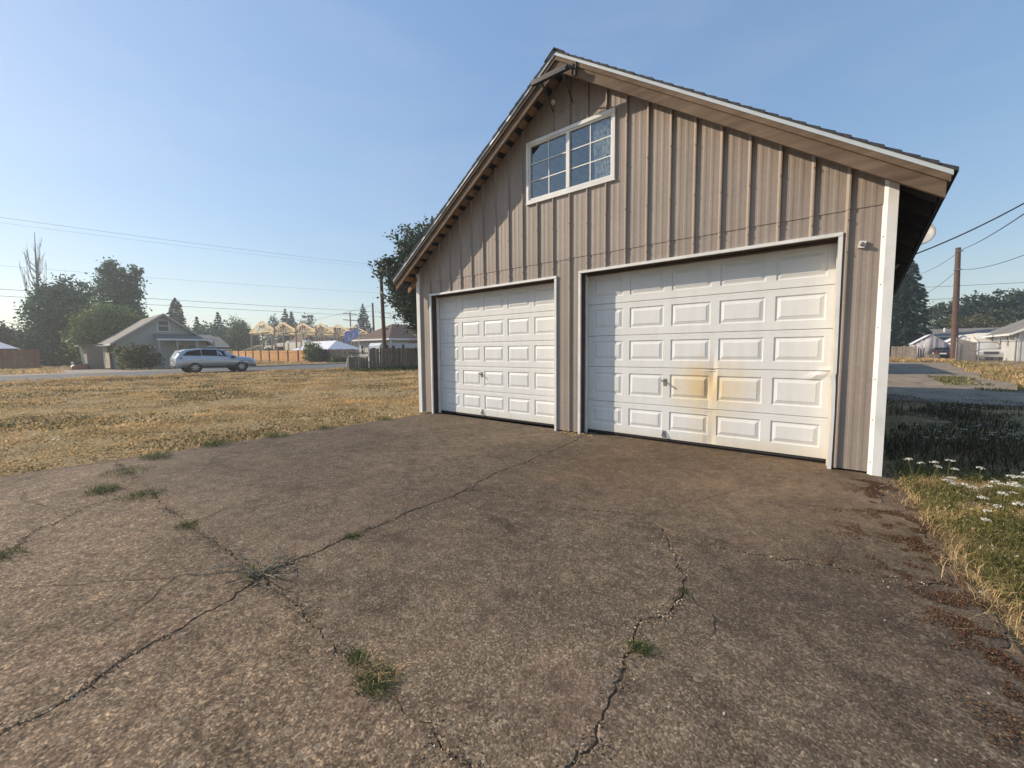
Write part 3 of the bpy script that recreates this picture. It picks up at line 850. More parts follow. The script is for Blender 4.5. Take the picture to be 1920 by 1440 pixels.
# ---- roll up doors
def lid(x0, x1, z0, z1, y, dent=None):
    """one door section: a pressed sheet with five raised panels between x0 and x1"""
    pass
def make_door(op, hz, mat, label, cols, rows, dented):
    x0, x1 = op[0]+.03, op[1]-.03
    Y = .20
    top = hz
    d = bpy.data.objects.new('garage_door', None)
    col.objects.link(d); d.parent = gar; d['label'] = label
    def dentf(x, z):
        dy = 0.0
        if dented:
            r = math.exp(-((x-5.865-0.03*math.sin(z*7))/.055)**2)*math.exp(-((z-.86)/.36)**2)
            dy += .016*r
            r = math.exp(-((x-5.93)/.03)**2)*math.exp(-((z-.98)/.22)**2); dy -= .010*r
            r = math.exp(-((x-7.02)/.10)**2)*math.exp(-((z-1.02-.35*(x-7.02))/.035)**2); dy -= .020*r
            r = math.exp(-((x-5.87)/.05)**2)*math.exp(-((z-.10)/.14)**2); dy += .014*r
        return dy
    nr = len(rows)
    for i, (za, zb) in enumerate(rows):
        mb = MB()
        zsA, zsB = za+.003, zb-.003
        # section outline rings
        pz0, pz1 = za+.105*(zb-za)/.49, zb-.085*(zb-za)/.49
        if i == 0: pz0 = za+.125
        pans = [(x0+(x1-x0)*a, x0+(x1-x0)*c, pz0, pz1) for a, c in cols]
        prf = [(0, 0), (.006, .009), (.020, .010), (.050, .002), (.056, -.001)]
        # flat field tiled between the panels
        xs = [x0]+[q for pnl in pans for q in (pnl[0], pnl[1])]+[x1]
        zs = [zsA, pz0, pz1, zsB]
        def fine(a, c, st):
            n = max(1, int(math.ceil((c-a)/st))); return [a+(c-a)*j/n for j in range(n+1)]
        st = .06 if dented else .5
        for ci in range(len(xs)-1):
            for ri in range(3):
                if ri == 1 and ci % 2 == 1: continue
                fx = fine(xs[ci], xs[ci+1], st); fz = fine(zs[ri], zs[ri+1], st)
                for a, c in zip(fx, fx[1:]):
                    for e, h in zip(fz, fz[1:]):
                        mb.add([(a, Y+dentf(a, e), e), (c, Y+dentf(c, e), e), (c, Y+dentf(c, h), h), (a, Y+dentf(a, h), h)], [(0, 1, 2, 3)])
        for (a, c, e, h) in pans:
            rings = []
            for ins, dy in prf:
                # perimeter with subdivisions so a dent can run through it
                P = []
                A0, C0, E0, H0 = a+ins, c-ins, e+ins, h-ins
                fx = [A0+(C0-A0)*j/10 for j in range(11)]; fz = [E0+(H0-E0)*j/6 for j in range(7)]
                P += [(q, E0) for q in fx[:-1]]+[(C0, q) for q in fz[:-1]]+[(q, H0) for q in fx[:0:-1]]+[(A0, q) for q in fz[:0:-1]]
                rings.append([(q[0], Y+dy+dentf(*q), q[1]) for q in P])
            n = len(rings[0])
            vs = [q for R in rings for q in R]
            fs = [(j*n+q, j*n+(q+1) % n, (j+1)*n+(q+1) % n, (j+1)*n+q) for j in range(len(rings)-1) for q in range(n)]
            mb.add(vs, fs)
            ins = prf[-1][0]; A0, C0, E0, H0 = a+ins, c-ins, e+ins, h-ins
            fx = [A0+(C0-A0)*j/10 for j in range(11)]; fz = [E0+(H0-E0)*j/6 for j in range(7)]
            for q, s in zip(fx, fx[1:]):
                for u, v_ in zip(fz, fz[1:]):
                    mb.add([(q, Y-.001+dentf(q, u), u), (s, Y-.001+dentf(s, u), u), (s, Y-.001+dentf(s, v_), v_), (q, Y-.001+dentf(q, v_), v_)], [(0, 1, 2, 3)])
        # rounded tongue at the top, thickness behind
        for a, c in ((x0, x1),):
            mb.add([(a, Y, zsB), (c, Y, zsB), (c, Y+.012, zb), (a, Y+.012, zb)], [(0, 1, 2, 3)])
            mb.add([(a, Y, zsA), (c, Y, zsA), (c, Y+.010, za), (a, Y+.010, za)], [(3, 2, 1, 0)])
        # a pressed line near the section's head
        mb.add([(x0, Y-.0015, zb-.028), (x1, Y-.0015, zb-.028), (x1, Y+.001, zb-.022), (x0, Y+.001, zb-.022)], [(0, 1, 2, 3)])
        mb.add([(x0, Y+.03, za), (x1, Y+.03, za), (x1, Y+.03, zb), (x0, Y+.03, zb)], [(3, 2, 1, 0)])
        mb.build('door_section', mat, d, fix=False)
    mb = MB(); mb.box(x0, x1, Y+.004, Y+.03, rows[0][0]-.028, rows[0][0]-.001); mb.build('bottom_seal', MT['rubber'], d)
    return d, x0, x1, Y
COLS = ((.035, .192), (.226, .387), (.420, .582), (.616, .778), (.812, .968))
ROWS_R = [(.055, .525), (.528, 1.06), (1.063, 1.535), (1.538, 2.02), (2.023, 2.49)]
ROWS_L = [(.052, .535), (.538, 1.015), (1.018, 1.49), (1.493, 1.985), (1.988, 2.47)]
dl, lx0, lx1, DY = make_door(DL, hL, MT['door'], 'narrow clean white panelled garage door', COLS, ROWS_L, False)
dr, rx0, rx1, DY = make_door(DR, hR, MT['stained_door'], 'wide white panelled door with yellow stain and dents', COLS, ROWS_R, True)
def handle(d, x, z):
    mb = MB(); mb.box(x-.022, x+.022, DY-.006, DY-.0005, z-.05, z+.05)
    mb.tube([(x, DY-.006, z+.01), (x, DY-.05, z+.01)], .010, 8)
    mb.beam((x-.035, DY-.052, z+.03), (x+.05, DY-.052, z-.02), .016, .020)
    mb.build('handle', MT['galv'], d)
def foothold(d, x, z):
    mb = MB(); mb.box(x-.022, x+.022, DY-.006, DY-.0005, z, z+.10)
    mb.tube([(x-.016, DY-.008, z+.085), (x-.016, DY-.03, z+.05), (x-.016, DY-.034, z+.02), (x+.016, DY-.034, z+.02), (x+.016, DY-.03, z+.05), (x+.016, DY-.008, z+.085)], .006, 6)
    mb.build('lift_handle', MT['galv'], d)
handle(dl, 1.665, .86); foothold(dl, 1.665, .07)
handle(dr, 5.262, .86); foothold(dr, 5.262, .07)

# frames round the doors: white outer trim, dark jambs, pale stops
for op, h, dob in ((DL, DL[2], dl), (DR, DR[2], dr)):
    x0, x1 = op[0], op[1]
    wide = op is DR
    fr_ = bpy.data.objects.new('door_frame', None); col.objects.link(fr_); fr_.parent = gar
    mb = MB(); mb.box(x0, x0+.038, -.030, .0, 0, h-.036); mb.build('trim', MT['white'], fr_)
    mb = MB()
    if wide:
        # the right-hand trim was struck: it bows outwards low down
        zs = [0, .3, .6, .9, 1.02, 1.06, 1.3, 1.7, 2.1, h-.036]
        dx = [0, .006, .014, .006, -.010, .012, .010, .004, 0, 0]
        for (za, da), (zb, db) in zip(zip(zs, dx), list(zip(zs, dx))[1:]):
            vs = [(x1-.038+da, -.030, za), (x1+da*.4, -.030, za), (x1+da*.4, 0, za), (x1-.038+da, 0, za), (x1-.038+db, -.030, zb), (x1+db*.4, -.030, zb), (x1+db*.4, 0, zb), (x1-.038+db, 0, zb)]
            mb.add(vs, [(0, 1, 5, 4), (1, 2, 6, 5), (3, 0, 4, 7)])
    else:
        mb.box(x1-.038, x1, -.030, .0, 0, h-.036)
    mb.build('trim', MT['white'], fr_)
    mb = MB(); mb.box(x0, x1, -.034, .0, h-.036, h); mb.build('trim', MT['white'], fr_)
    mb = MB(); mb.box(x0+.004, x0+.034, .0, .125, 0, h-.034); mb.build('jamb', MT['jamb'], fr_)
    mb = MB(); mb.box(x1-.034, x1-.004, .0, .125, 0, h-.034); mb.build('jamb', MT['cream'], fr_)
    mb = MB(); mb.box(x0+.034, x1-.034, .0, .125, h-.034, h-.004); mb.build('head_jamb', MT['jamb'], fr_)
    mb = MB(); mb.box(x0+.004, x0+.055, .127, .190, 0, h-.036); mb.build('stop', MT['white'], fr_)
    mb = MB(); mb.box(x1-.055, x1-.004, .127, .190, 0, h-.036); mb.build('stop', MT['cream'], fr_)
    mb = MB(); mb.box(x0+.055, x1-.055, .127, .190, h-.062, h-.036); mb.build('stop', MT['jamb'], fr_)
    mb = MB(); mb.box(x0-.0, x1, .235, .30, 0, h+.05); mb.build('backing', MT['black'], fr_)

# ---- gable window
win = bpy.data.objects.new('window', None); col.objects.link(win); win.parent = gar
x0, x1, z0, z1 = WIN
def bar(name, a, c, e, h, ya, yb, mat, par=win):
    mb = MB(); mb.box(a, c, ya, yb, e, h); return mb.build(name, mat, par)
bar('frame', x0, x1, z0, z0+.050, -.040, .02, MT['white']); bar('frame', x0, x1, z1-.050, z1, -.040, .02, MT['white'])
bar('frame', x0, x0+.045, z0+.05, z1-.05, -.040, .02, MT['white']); bar('frame', x1-.045, x1, z0+.05, z1-.05, -.040, .02, MT['white'])
bar('sash', x0+.045, x1-.045, z0+.05, z0+.075, -.022, .02, MT['white']); bar('sash', x0+.045, x1-.045, z1-.075, z1-.05, -.022, .02, MT['white'])
bar('sash', x0+.045, x0+.072, z0+.075, z1-.075, -.022, .02, MT['white']); bar('sash', x1-.07, x1-.045, z0+.075, z1-.075, -.022, .02, MT['white'])
bar('mullion', 3.752, 3.812, z0+.075, z1-.075, -.026, .02, MT['white'])
za, zb = z0+.075, z1-.075
for a, c, mx_ in ((x0+.072, 3.752, 3.415), (3.812, x1-.07, 4.160)):
    bar('pane', a, c, za, zb, .006, .011, MT['glass'])
    bar('muntin', mx_-.008, mx_+.008, za, zb, -.001, .003, MT['white'])
    for q in (1/3, 2/3):
        zz = za+(zb-za)*q
        bar('muntin', a, c, zz-.008, zz+.008, -.003, .0005, MT['white'])
bar('sill_board', x0-.01, x1+.01, z0-.016, z0, -.044, .0, MT['white'])
# lace curtain hanging inside the right-hand sash
cv = []; cf = []
nxs, nzs = 40, 16
for j in range(nzs+1):
    for i in range(nxs+1):
        u = i/nxs; v_ = j/nzs
        xx = 4.17+.33*u + .03*math.sin(v_*5+u*3)*(1-v_)
        cv.append((xx, .07+.022*math.sin(u*38+v_*2)+.01*math.sin(v_*9), 3.80+v_*.84))
for j in range(nzs):
    for i in range(nxs):
        a = j*(nxs+1)+i; cf.append((a, a+1, a+nxs+2, a+nxs+1))
make('curtain', cv, cf, MT['curtain'], win, True, False)
bar('room_back', 2.6, 4.9, 2.75, 4.75, 1.9, 1.95, MT['interior'])

# ---- roof
rs = math.sqrt(1+.669**2)
EV = .343
def slope_pts(side, xa, xb):
    return None
def roof_prism(name, mat, xa, xb, lift0, lift1, ya, yb, par=gar):
    """a slab following the roof line between xa and xb (one slope), between two vertical lifts"""
    mb = MB(); mb.prism([(xa, ztop(xa, lift0)), (xb, ztop(xb, lift0)), (xb, ztop(xb, lift1)), (xa, ztop(xa, lift1))], 1, ya, yb)
    return mb.build(name, mat, par)
for xa, xb in ((-EV+.02, XM), (XM, W+EV-.02)):
    roof_prism('roof_deck', MT['felt'], xa, xb, -.036, -.016, -OV+.03, D+OV-.03)
# shingle courses: overlapping strips, each one thicker at its lower edge
nC = 34
for side in (0, 1):
    for i in range(nC):
        u0 = i/nC; u1 = (i+1.25)/nC
        def X(u):
            u = min(1, u); return (-EV-.03+(XM+EV+.03)*u) if side == 0 else (W+EV+.03-(XM+EV+.03)*u)
        a, c = X(u0), X(u1)
        jj = random.uniform(-.008, .008)
        pts = [(a, ztop(a, -.012)), (c, ztop(c, -.012)), (c, ztop(c, .006)), (a, ztop(a, .022))]
        mb = MB(); mb.prism(pts, 1, -OV-.022+jj, D+OV+.02); mb.build('shingle_course', MT['shingle'], gar)
mb = MB(); mb.prism([(XM-.17, ztop(XM-.17, .020)), (XM, ztop(XM, .028)), (XM+.17, ztop(XM+.17, .020)), (XM+.17, ztop(XM+.17, .036)), (XM, ztop(XM, .046)), (XM-.17, ztop(XM-.17, .036))], 1, -OV-.03, D+OV+.02)
mb.build('ridge_cap', MT['shingle'], gar)
# metal drip edge, trim board and barge board on both rakes
for xa, xb in ((-EV, XM), (XM, W+EV)):
    roof_prism('drip_edge', MT['metal_edge'], xa, xb, -.054, -.013, -OV-.012, -OV+.0)
    lo, hi = (xa+.01, xb) if xa < 0 else (xa, xb-.012)
    roof_prism('rake_trim', MT['barge'], lo, hi, -.112, -.040, -OV+.002, -OV+.030)
    lo, hi = (xa+.03, xb) if xa < 0 else (xa, xb-.035)
    roof_prism('barge_board', MT['barge'], lo, hi, -.250, -.064, -OV+.032, -OV+.075)
# eave drip strips and fascia ends
for xe, s in ((-EV, 1), (W+EV, -1)):
    mb = MB(); mb.box(min(xe, xe+s*.012), max(xe, xe+s*.012), -OV, D+OV, ztop(xe)-.06, ztop(xe)-.010); mb.build('eave_edge', MT['darkmetal'], gar)
# skip sheathing seen from below, with gaps between the boards
for side in (0, 1):
    n = 20
    for i in range(n):
        xc = (-.22+i*.1985) if side == 0 else (W+.22-i*.1985)
        if abs(xc-XM) < .06: continue
        hw = .052
        mb = MB()
        mb.prism([(xc-hw, ztop(xc-hw, -.062)), (xc+hw, ztop(xc+hw, -.062)), (xc+hw, ztop(xc+hw, -.040)), (xc-hw, ztop(xc-hw, -.040))], 1, -OV+.078, D+OV-.05)
        mb.build('sheathing_board', MT['sheath'] if side == 0 else MT['shadesheath'], gar)  # right slope takes the copy darkened for eave shade
# rafter tails under both eaves
for side in (0, 1):
    for i in range(18):
        yy = .03+i*.6
        if yy > D: break
        xa, xb = (-EV+.06, .10) if side == 0 else (W-.10, W+EV-.06)
        mb = MB(); mb.prism([(xa, ztop(xa, -.17)), (xb, ztop(xb, -.21)), (xb, ztop(xb, -.064)), (xa, ztop(xa, -.064))], 1, yy, yy+.04)
        mb.build('rafter_tail', MT['rafter'] if side == 0 else MT['shadesheath'], gar)
# sagging ledger between the barge board and corner
mb = MB(); mb.prism([(-.30, ztop(-.30, -.29)), (.02, ztop(.02, -.29)), (.02, ztop(.02, -.20)), (-.30, ztop(-.30, -.20))], 1, -.05, -.01); mb.build('lookout', MT['rafter'], gar)

# ---- things fixed to the garage
fx = thing('floodlight', 'long dark metal floodlight bar slung under the gable peak', 'light fixture', (3.77, -.44, 5.20))
mb = MB(); mb.beam((3.455, -.47, 5.262), (4.075, -.47, 5.245), .10, .035); mb.build('housing', MT['darkmetal'], fx)
mb = MB(); mb.beam((3.46, -.505, 5.235), (4.06, -.505, 5.22), .035, .050); mb.build('visor', MT['black'], fx)
for a in (3.60, 3.95):
    mb = MB(); mb.beam((a, -.47, 5.24), (a+.02, -.40, 5.16), .02, .02); mb.beam((a+.02, -.40, 5.16), (a-.03, -.10, 4.98), .018, .018); mb.build('arm', MT['darkmetal'], fx)
mb = MB(); mb.box(4.085, 4.10, -.40, -.375, 5.16, 5.32); mb.box(4.10, 4.14, -.355, -.348, 5.15, 5.33); mb.box(4.14, 4.155, -.40, -.375, 5.16, 5.32)
mb.beam((4.06, -.47, 5.245), (4.12, -.38, 5.25), .02, .04); mb.build('bracket', MT['darkmetal'], fx)
mb = MB(); mb.disc((3.66, -.22, 5.03), (.3, -1, -.5), .035, .05, 12); mb.build('lamp', MT['galv'], fx)

jb = thing('wall_socket', 'small square plate with a knob on the siding right of the wide door', 'wall fitting', (7.335, -.006, 2.375))
mb = MB()
P = [(7.30, 2.345), (7.355, 2.335), (7.372, 2.40), (7.315, 2.412)]
mb.prism(P, 1, -.03, -.006); mb.build('plate', MT['white'], jb)
mb = MB(); mb.tube([(7.335, -.03, 2.375), (7.335, -.052, 2.373), (7.335, -.06, 2.372)], [.020, .020, .012], 12); mb.build('knob', MT['galv'], jb)

dish = thing('satellite_dish', 'grey satellite dish fixed beneath the right eave', 'satellite dish', (8.0, 4.4, 3.0))
cd_ = Vector((7.99, 4.40, 3.20)); ax = Vector((.02, -.90, .40)).normalized()
s_ = ax.cross(Vector((0, 0, 1))).normalized(); u_ = s_.cross(ax)
vs = []; fs = []
for j in range(7):
    r = .235*j/6
    for i in range(28):
        a = 2*math.pi*i/28
        vs.append(tuple(cd_+s_*math.cos(a)*r*.92+u_*math.sin(a)*r+ax*(.10*(j/6)**2)))
for j in range(6):
    for i in range(28):
        fs.append((j*28+i, j*28+(i+1) % 28, (j+1)*28+(i+1) % 28, (j+1)*28+i))
dd = make('reflector', vs, fs, MT['dish'], dish, True)
sm = dd.modifiers.new('thickness', 'SOLIDIFY'); sm.thickness = .008
mb = MB(); mb.tube([(7.60, 4.5, 2.55), (7.9, 4.46, 2.95), tuple(cd_-ax*.02)], .02, 8); mb.build('mast', MT['galv'], dish)
mb = MB(); mb.tube([tuple(cd_-u_*.22+ax*.06), tuple(cd_-u_*.16+ax*.16)], .008, 6); mb.build('feed_arm', MT['galv'], dish)

# ================================================================== VEGETATION HELPERS
def rand_dirs(n):
    v = rng.normal(size=(n, 3)); return v/np.linalg.norm(v, axis=1, keepdims=True)

def leaf_cards(C, size, var=0.4, aspect=0.6, up=0.0, axes=None):
    """leaf-sized diamonds at points C; returns verts, quads"""
    n = len(C)
    a = rand_dirs(n) if axes is None else axes + 0.35*rand_dirs(n)
    a[:, 2] += up; a /= np.linalg.norm(a, axis=1, keepdims=True)
    b = np.cross(a, rand_dirs(n)); b /= np.maximum(1e-6, np.linalg.norm(b, axis=1, keepdims=True))
    s = size*(1+var*(rng.random(n)*2-1))[:, None]
    V = np.empty((n, 4, 3))
    V[:, 0] = C - a*s*0.5
    V[:, 1] = C + b*s*0.5*aspect
    V[:, 2] = C + a*s*0.5
    V[:, 3] = C - b*s*0.5*aspect
    return V.reshape(-1, 3), np.arange(n*4).reshape(-1, 4)

def crown_points(blobs, n, clump=0.22, hollow=0.55, squash=0.8):
    """points gathered in clumps spread through the outer volume of each blob (cx,cy,cz,rx,ry,rz)"""
    B = np.array(blobs, dtype=float)
    vol = B[:, 3]*B[:, 4]*B[:, 5]; pr = vol**0.75; pr /= pr.sum()
    per = 55
    nc = max(1, n//per)
    idx = rng.choice(len(B), nc, p=pr)
    d = rand_dirs(nc)
    rad = hollow+(1.0-hollow)*rng.random(nc)**0.6
    rad *= 1+0.16*rng.normal(size=nc)
    cc = B[idx, :3]+d*B[idx, 3:6]*rad[:, None]
    cs = clump*B[idx, 3:6].mean(axis=1)*(0.6+0.8*rng.random(nc))
    P = np.repeat(cc, per, axis=0)+rng.normal(size=(nc*per, 3))*np.repeat(cs, per)[:, None]*np.array([1, 1, squash])
    return P

def leafy_tree(name, label, cat, base, h_trunk, r_trunk, blobs, n, leaf, mat, group=None, trunkmat='bark', limbs=True, clump=0.22, up=0.0, min_z=None, hollow=0.55):
    t = thing(name, label, cat, base, 0, group)
    bx, by, bz = base
    W_ = [(bx+b[0], by+b[1], bz+b[2], b[3], b[4], b[5]) for b in blobs]
    P = crown_points(W_, n, clump, hollow)
    zmin = bz+0.05 if min_z is None else bz+min_z
    P = P[P[:, 2] > zmin]
    V, F = leaf_cards(P, leaf, up=up)
    npmesh('crown', V, F, MT[mat], t)
    mb = MB()
    top = (bx+0.1*r_trunk, by, bz+h_trunk)
    mb.tube([(bx, by, bz-.1), (bx+r_trunk*.1, by-r_trunk*.1, bz+h_trunk*.5), top], [r_trunk*1.25, r_trunk, r_trunk*.8], 8)
    if limbs:
        for b in W_:
            c = Vector(b[:3]); s = Vector(top)
            m_ = (s+c)/2+Vector((random.uniform(-.2, .2), random.uniform(-.2, .2), -.1*(c-s).length))
            mb.tube([s-Vector((0, 0, h_trunk*.15)), m_, c], [r_trunk*.55, r_trunk*.35, r_trunk*.12], 6)
            for k in range(3):
                e = c+Vector((random.uniform(-1, 1)*b[3]*.7, random.uniform(-1, 1)*b[4]*.7, random.uniform(-.2, .9)*b[5]*.7))
                mb.tube([m_*.4+c*.6, e], [r_trunk*.2, r_trunk*.05], 5)
    mb.build('trunk', MT[trunkmat], t)
    return t

def conifer(name, label, base, h, r, n_whorl, mat='needle', group=None, droop=0.25, low=0.08, seg=46, leaf=0.5, ragged=0.2, taper=1.0):
    t = thing(name, label, 'conifer', base, 0, group)
    bx, by, bz = base
    mb = MB(); mb.tube([(bx, by, bz-.1), (bx, by, bz+h*.5), (bx, by, bz+h*.99)], [h*.018+.08, h*.011+.04, .02], 7)
    mb.build('trunk', MT['bark'], t)
    pts = []; axs = []
    for i in range(n_whorl):
        f = i/(n_whorl-1)
        z = bz+h*(low+(0.985-low)*f)
        L = r*(1-f)**taper*(1+ragged*random.uniform(-1, .7))+0.10
        nb = 9 if f < .8 else 6
        a0 = random.uniform(0, 6.28)
        for k in range(nb):
            a = a0+2*math.pi*k/nb+random.uniform(-.25, .25)
            Lk = L*random.uniform(.72, 1.1)
            m = max(6, int(seg*(Lk/r)**.8))
            u = rng.random(m)**0.7
            dr = droop*Lk*u*u - 0.10*Lk*u*(1-u)*2
            lat = rng.normal(size=m)*0.16*Lk*(1-0.55*u)
            x = bx+math.cos(a)*Lk*u-math.sin(a)*lat
            y = by+math.sin(a)*Lk*u+math.cos(a)*lat
            zz = z-dr+rng.normal(size=m)*0.045*h/n_whorl*4
            pts.append(np.stack([x, y, zz], 1))
            ax = np.stack([np.full(m, math.cos(a)), np.full(m, math.sin(a)), np.full(m, -.35)], 1); axs.append(ax)
    P = np.concatenate(pts); A = np.concatenate(axs)
    V, F = leaf_cards(P, leaf, aspect=0.45, axes=A)
    npmesh('crown', V, F, MT[mat], t)
    return t

def blades(P, h, wdt, lean=0.5, hv=0.5):
    """grass blades as bent triangles pairs: P (n,3)"""
    n = len(P)
    a = rng.random(n)*2*np.pi
    d = np.stack([np.cos(a), np.sin(a), np.zeros(n)], 1)
    s = np.stack([-np.sin(a), np.cos(a), np.zeros(n)], 1)
    H = (h*(1-hv+2*hv*rng.random(n)))[:, None]
    Wd = np.broadcast_to(np.asarray(wdt, dtype=float).reshape(-1, 1), (n, 1))
    L = lean*(0.3+rng.random(n))[:, None]
    up = np.array([0, 0, 1.0])
    V = np.empty((n, 6, 3))
    mid = P+d*H*L*.35+up*H*.6; tip = P+d*H*L+up*H*np.maximum(.12, 1-.3*L)
    V[:, 0] = P-s*Wd*.5; V[:, 1] = P+s*Wd*.5
    V[:, 2] = mid-s*Wd*.42; V[:, 3] = mid+s*Wd*.42
    V[:, 4] = tip-s*Wd*.06; V[:, 5] = tip+s*Wd*.06
    i = (np.arange(n)*6)[:, None]
    F = np.concatenate([i+np.array([[0, 1, 3, 2]]), i+np.array([[2, 3, 5, 4]])])
    return V.reshape(-1, 3), F

def vnoise(x, y, s, seed=0):
    """cheap smooth value noise in numpy"""
    r = np.random.default_rng(seed); T = r.random((64, 64))
    u = x*s+100.3; v = y*s+57.7
    i = np.floor(u).astype(int); j = np.floor(v).astype(int); a = u-i; b = v-j
    a = a*a*(3-2*a); b = b*b*(3-2*b)
    g = lambda p, q: T[p % 64, q % 64]
    return (g(i, j)*(1-a)+g(i+1, j)*a)*(1-b)+(g(i, j+1)*(1-a)+g(i+1, j+1)*a)*b

gzv = np.vectorize(ground_z)

# ================================================================== STREET SCENE, LEFT
# ---- wagon, sedan, pickup from one lofted body builder
def car(name, label, cat, loc, rz, st, paint, wheels, wr, half, windows, screen, rear, opts):
    t = thing(name, label, cat, loc, rz)
    def make_l(nm, v, f, mat, par=t, smooth=False, fix=True):
        me = bpy.data.meshes.new(nm); me.from_pydata([tuple(p) for p in v], [], f)
        if fix:
            bm = bmesh.new(); bm.from_mesh(me); bmesh.ops.recalc_face_normals(bm, faces=bm.faces); bm.to_mesh(me); bm.free()
        if smooth: me.polygons.foreach_set('use_smooth', [True]*len(me.polygons))
        me.materials.append(mat)
        return link(bpy.data.objects.new(nm, me), par)
    # st rows: x, z_bottom, z_mid, z_belt, z_top, w_mid, w_belt, w_top
    def ringpts(s):
        x, zb, zm, zl, zt, wm, wl, wt = s
        h = [(0, zb), (wm*.86, zb), (wm*.985, zb+.10), (wm, zm), (wl, zl), (wt, zt-.035), (wt*.86, zt), (0, zt+.012)]
        full = h+[(-y, z) for y, z in h[-2:0:-1]]
        return [(x, y, z) for y, z in full]
    R = [ringpts(s) for s in st]; n = len(R[0])
    v = [p for r in R for p in r]
    f = [(i*n+k, i*n+(k+1) % n, (i+1)*n+(k+1) % n, (i+1)*n+k) for i in range(len(R)-1) for k in range(n)]
    f += [tuple(range(n))[::-1], tuple((len(R)-1)*n+k for k in range(n))]
    body = make_l('body', v, f, paint, smooth=False)
    for p in body.data.polygons: p.use_smooth = True
    xs = [s[0] for s in st]
    def S(x, col_): return float(np.interp(x, xs, [s[col_] for s in st]))
    def side(x, q, sg, off=.006):
        zl, zt, wl, wt = S(x, 3), S(x, 4)-.035, S(x, 6), S(x, 7)
        return (x, sg*(wl+(wt-wl)*q+off), zl+(zt-zl)*q)
    for sg in (1, -1):
        for poly in windows:
            # finely cut along its length so it follows the body
            top = [p for p in poly if p[2]]; bot = [p for p in poly if not p[2]]
            X = np.linspace(min(p[0] for p in poly), max(p[0] for p in poly), 9)
            def lim(L, x): return float(np.interp(x, [p[0] for p in L], [p[1] for p in L]))
            v = []; 
            for x in X:
                v.append(side(x, lim(bot, x), sg)); v.append(side(x, lim(top, x), sg))
            f = [(2*i, 2*i+2, 2*i+3, 2*i+1) for i in range(len(X)-1)]
            make_l('side_window', v, f, MT['carglass'])
    for nm, pts in (('windscreen', screen), ('rear_window', rear)):
        if pts:
            (xa, wa, za), (xb, wb, zb) = pts
            make_l(nm, [(xa, -wa, za), (xa, wa, za), (xb, wb, zb), (xb, -wb, zb)], [(0, 1, 2, 3)], MT['carglass'] if not opts.get('lightrear') or nm == 'windscreen' else MT['clearlens'])
    for x in wheels:
        for sg in (1, -1):
            b = MB(); b.disc((x, sg*(half-.035), wr+.03), (0, 1, 0), wr*1.20, .09, 24); b.v = [(p[0], p[1], p[2]) for p in b.v]
            arch = make_l('wheel_arch', b.v, b.f, MT['black'])
            b = MB(); b.tube([(x, sg*(half-.20), wr), (x, sg*(half+.015), wr), (x, sg*(half+.03), wr)], [wr, wr, wr*.93], 28)
            wl = make_l('wheel', b.v, b.f, MT['tyre'], t, False)
            b = MB()
            if opts.get('spokes', True):
                for k in range(10):
                    a = 2*math.pi*k/10
                    b.beam((x+math.cos(a)*wr*.10, sg*(half+.034), wr+math.sin(a)*wr*.10), (x+math.cos(a)*wr*.66, sg*(half+.034), wr+math.sin(a)*wr*.66), .035, .02, (0, 1, 0))
                b.disc((x, sg*(half+.034), wr), (0, 1, 0), wr*.16, .02, 12)
            else:
                b.disc((x, sg*(half+.034), wr), (0, 1, 0), wr*.6, .02, 16)
            make_l('rim', b.v, b.f, MT['rim'], wl)
    return t, make_l, S, side

ol = [  # x, zb, zm, zl, zt, wm, wl, wt
    (-2.40, .42, .62, .80, .84, .70, .70, .62), (-2.36, .36, .66, .92, 1.00, .84, .82, .70), (-2.28, .34, .68, 1.02, 1.16, .89, .86, .70), (-2.02, .36, .70, 1.12, 1.46, .915, .885, .66),
    (-1.75, .36, .70, 1.12, 1.565, .92, .895, .66), (-.9, .36, .70, 1.09, 1.625, .92, .90, .67), (-.1, .36, .70, 1.06, 1.625, .92, .90, .67), (.35, .36, .70, 1.03, 1.54, .92, .90, .66),
    (.80, .36, .70, 1.00, 1.30, .92, .89, .70), (1.10, .36, .69, .99, 1.10, .92, .88, .76), (1.4, .36, .68, .97, 1.06, .92, .87, .74), (1.9, .36, .66, .93, 1.01, .91, .85, .71), (2.20, .36, .64, .85, .95, .86, .79, .66), (2.34, .38, .62, .77, .87, .76, .70, .60), (2.41, .42, .60, .70, .76, .62, .58, .50)]
wag, mk, S, side = car('parked_wagon', 'silver blue estate car parked on the street facing right', 'car', (-27.9, 3.52, .03), math.radians(90), ol, MT['silver'], (-1.37, 1.37), .345, .90,
    [[(-1.98, .16, True), (-1.72, .74, True), (-1.3, .88, True), (-.98, .92, True), (-1.98, .10, False), (-.98, .06, False)],
     [(-.94, .92, True), (-.05, .92, True), (-.94, .10, False), (-.05, .10, False)],
     [(.0, .92, True), (.35, .90, True), (.92, .30, True), (.0, .10, False), (.92, .12, False)]],
    ((1.08, .66, 1.085), (.40, .60, 1.545)), ((-2.315, .58, 1.12), (-2.085, .56, 1.485)), {'lightrear': True})
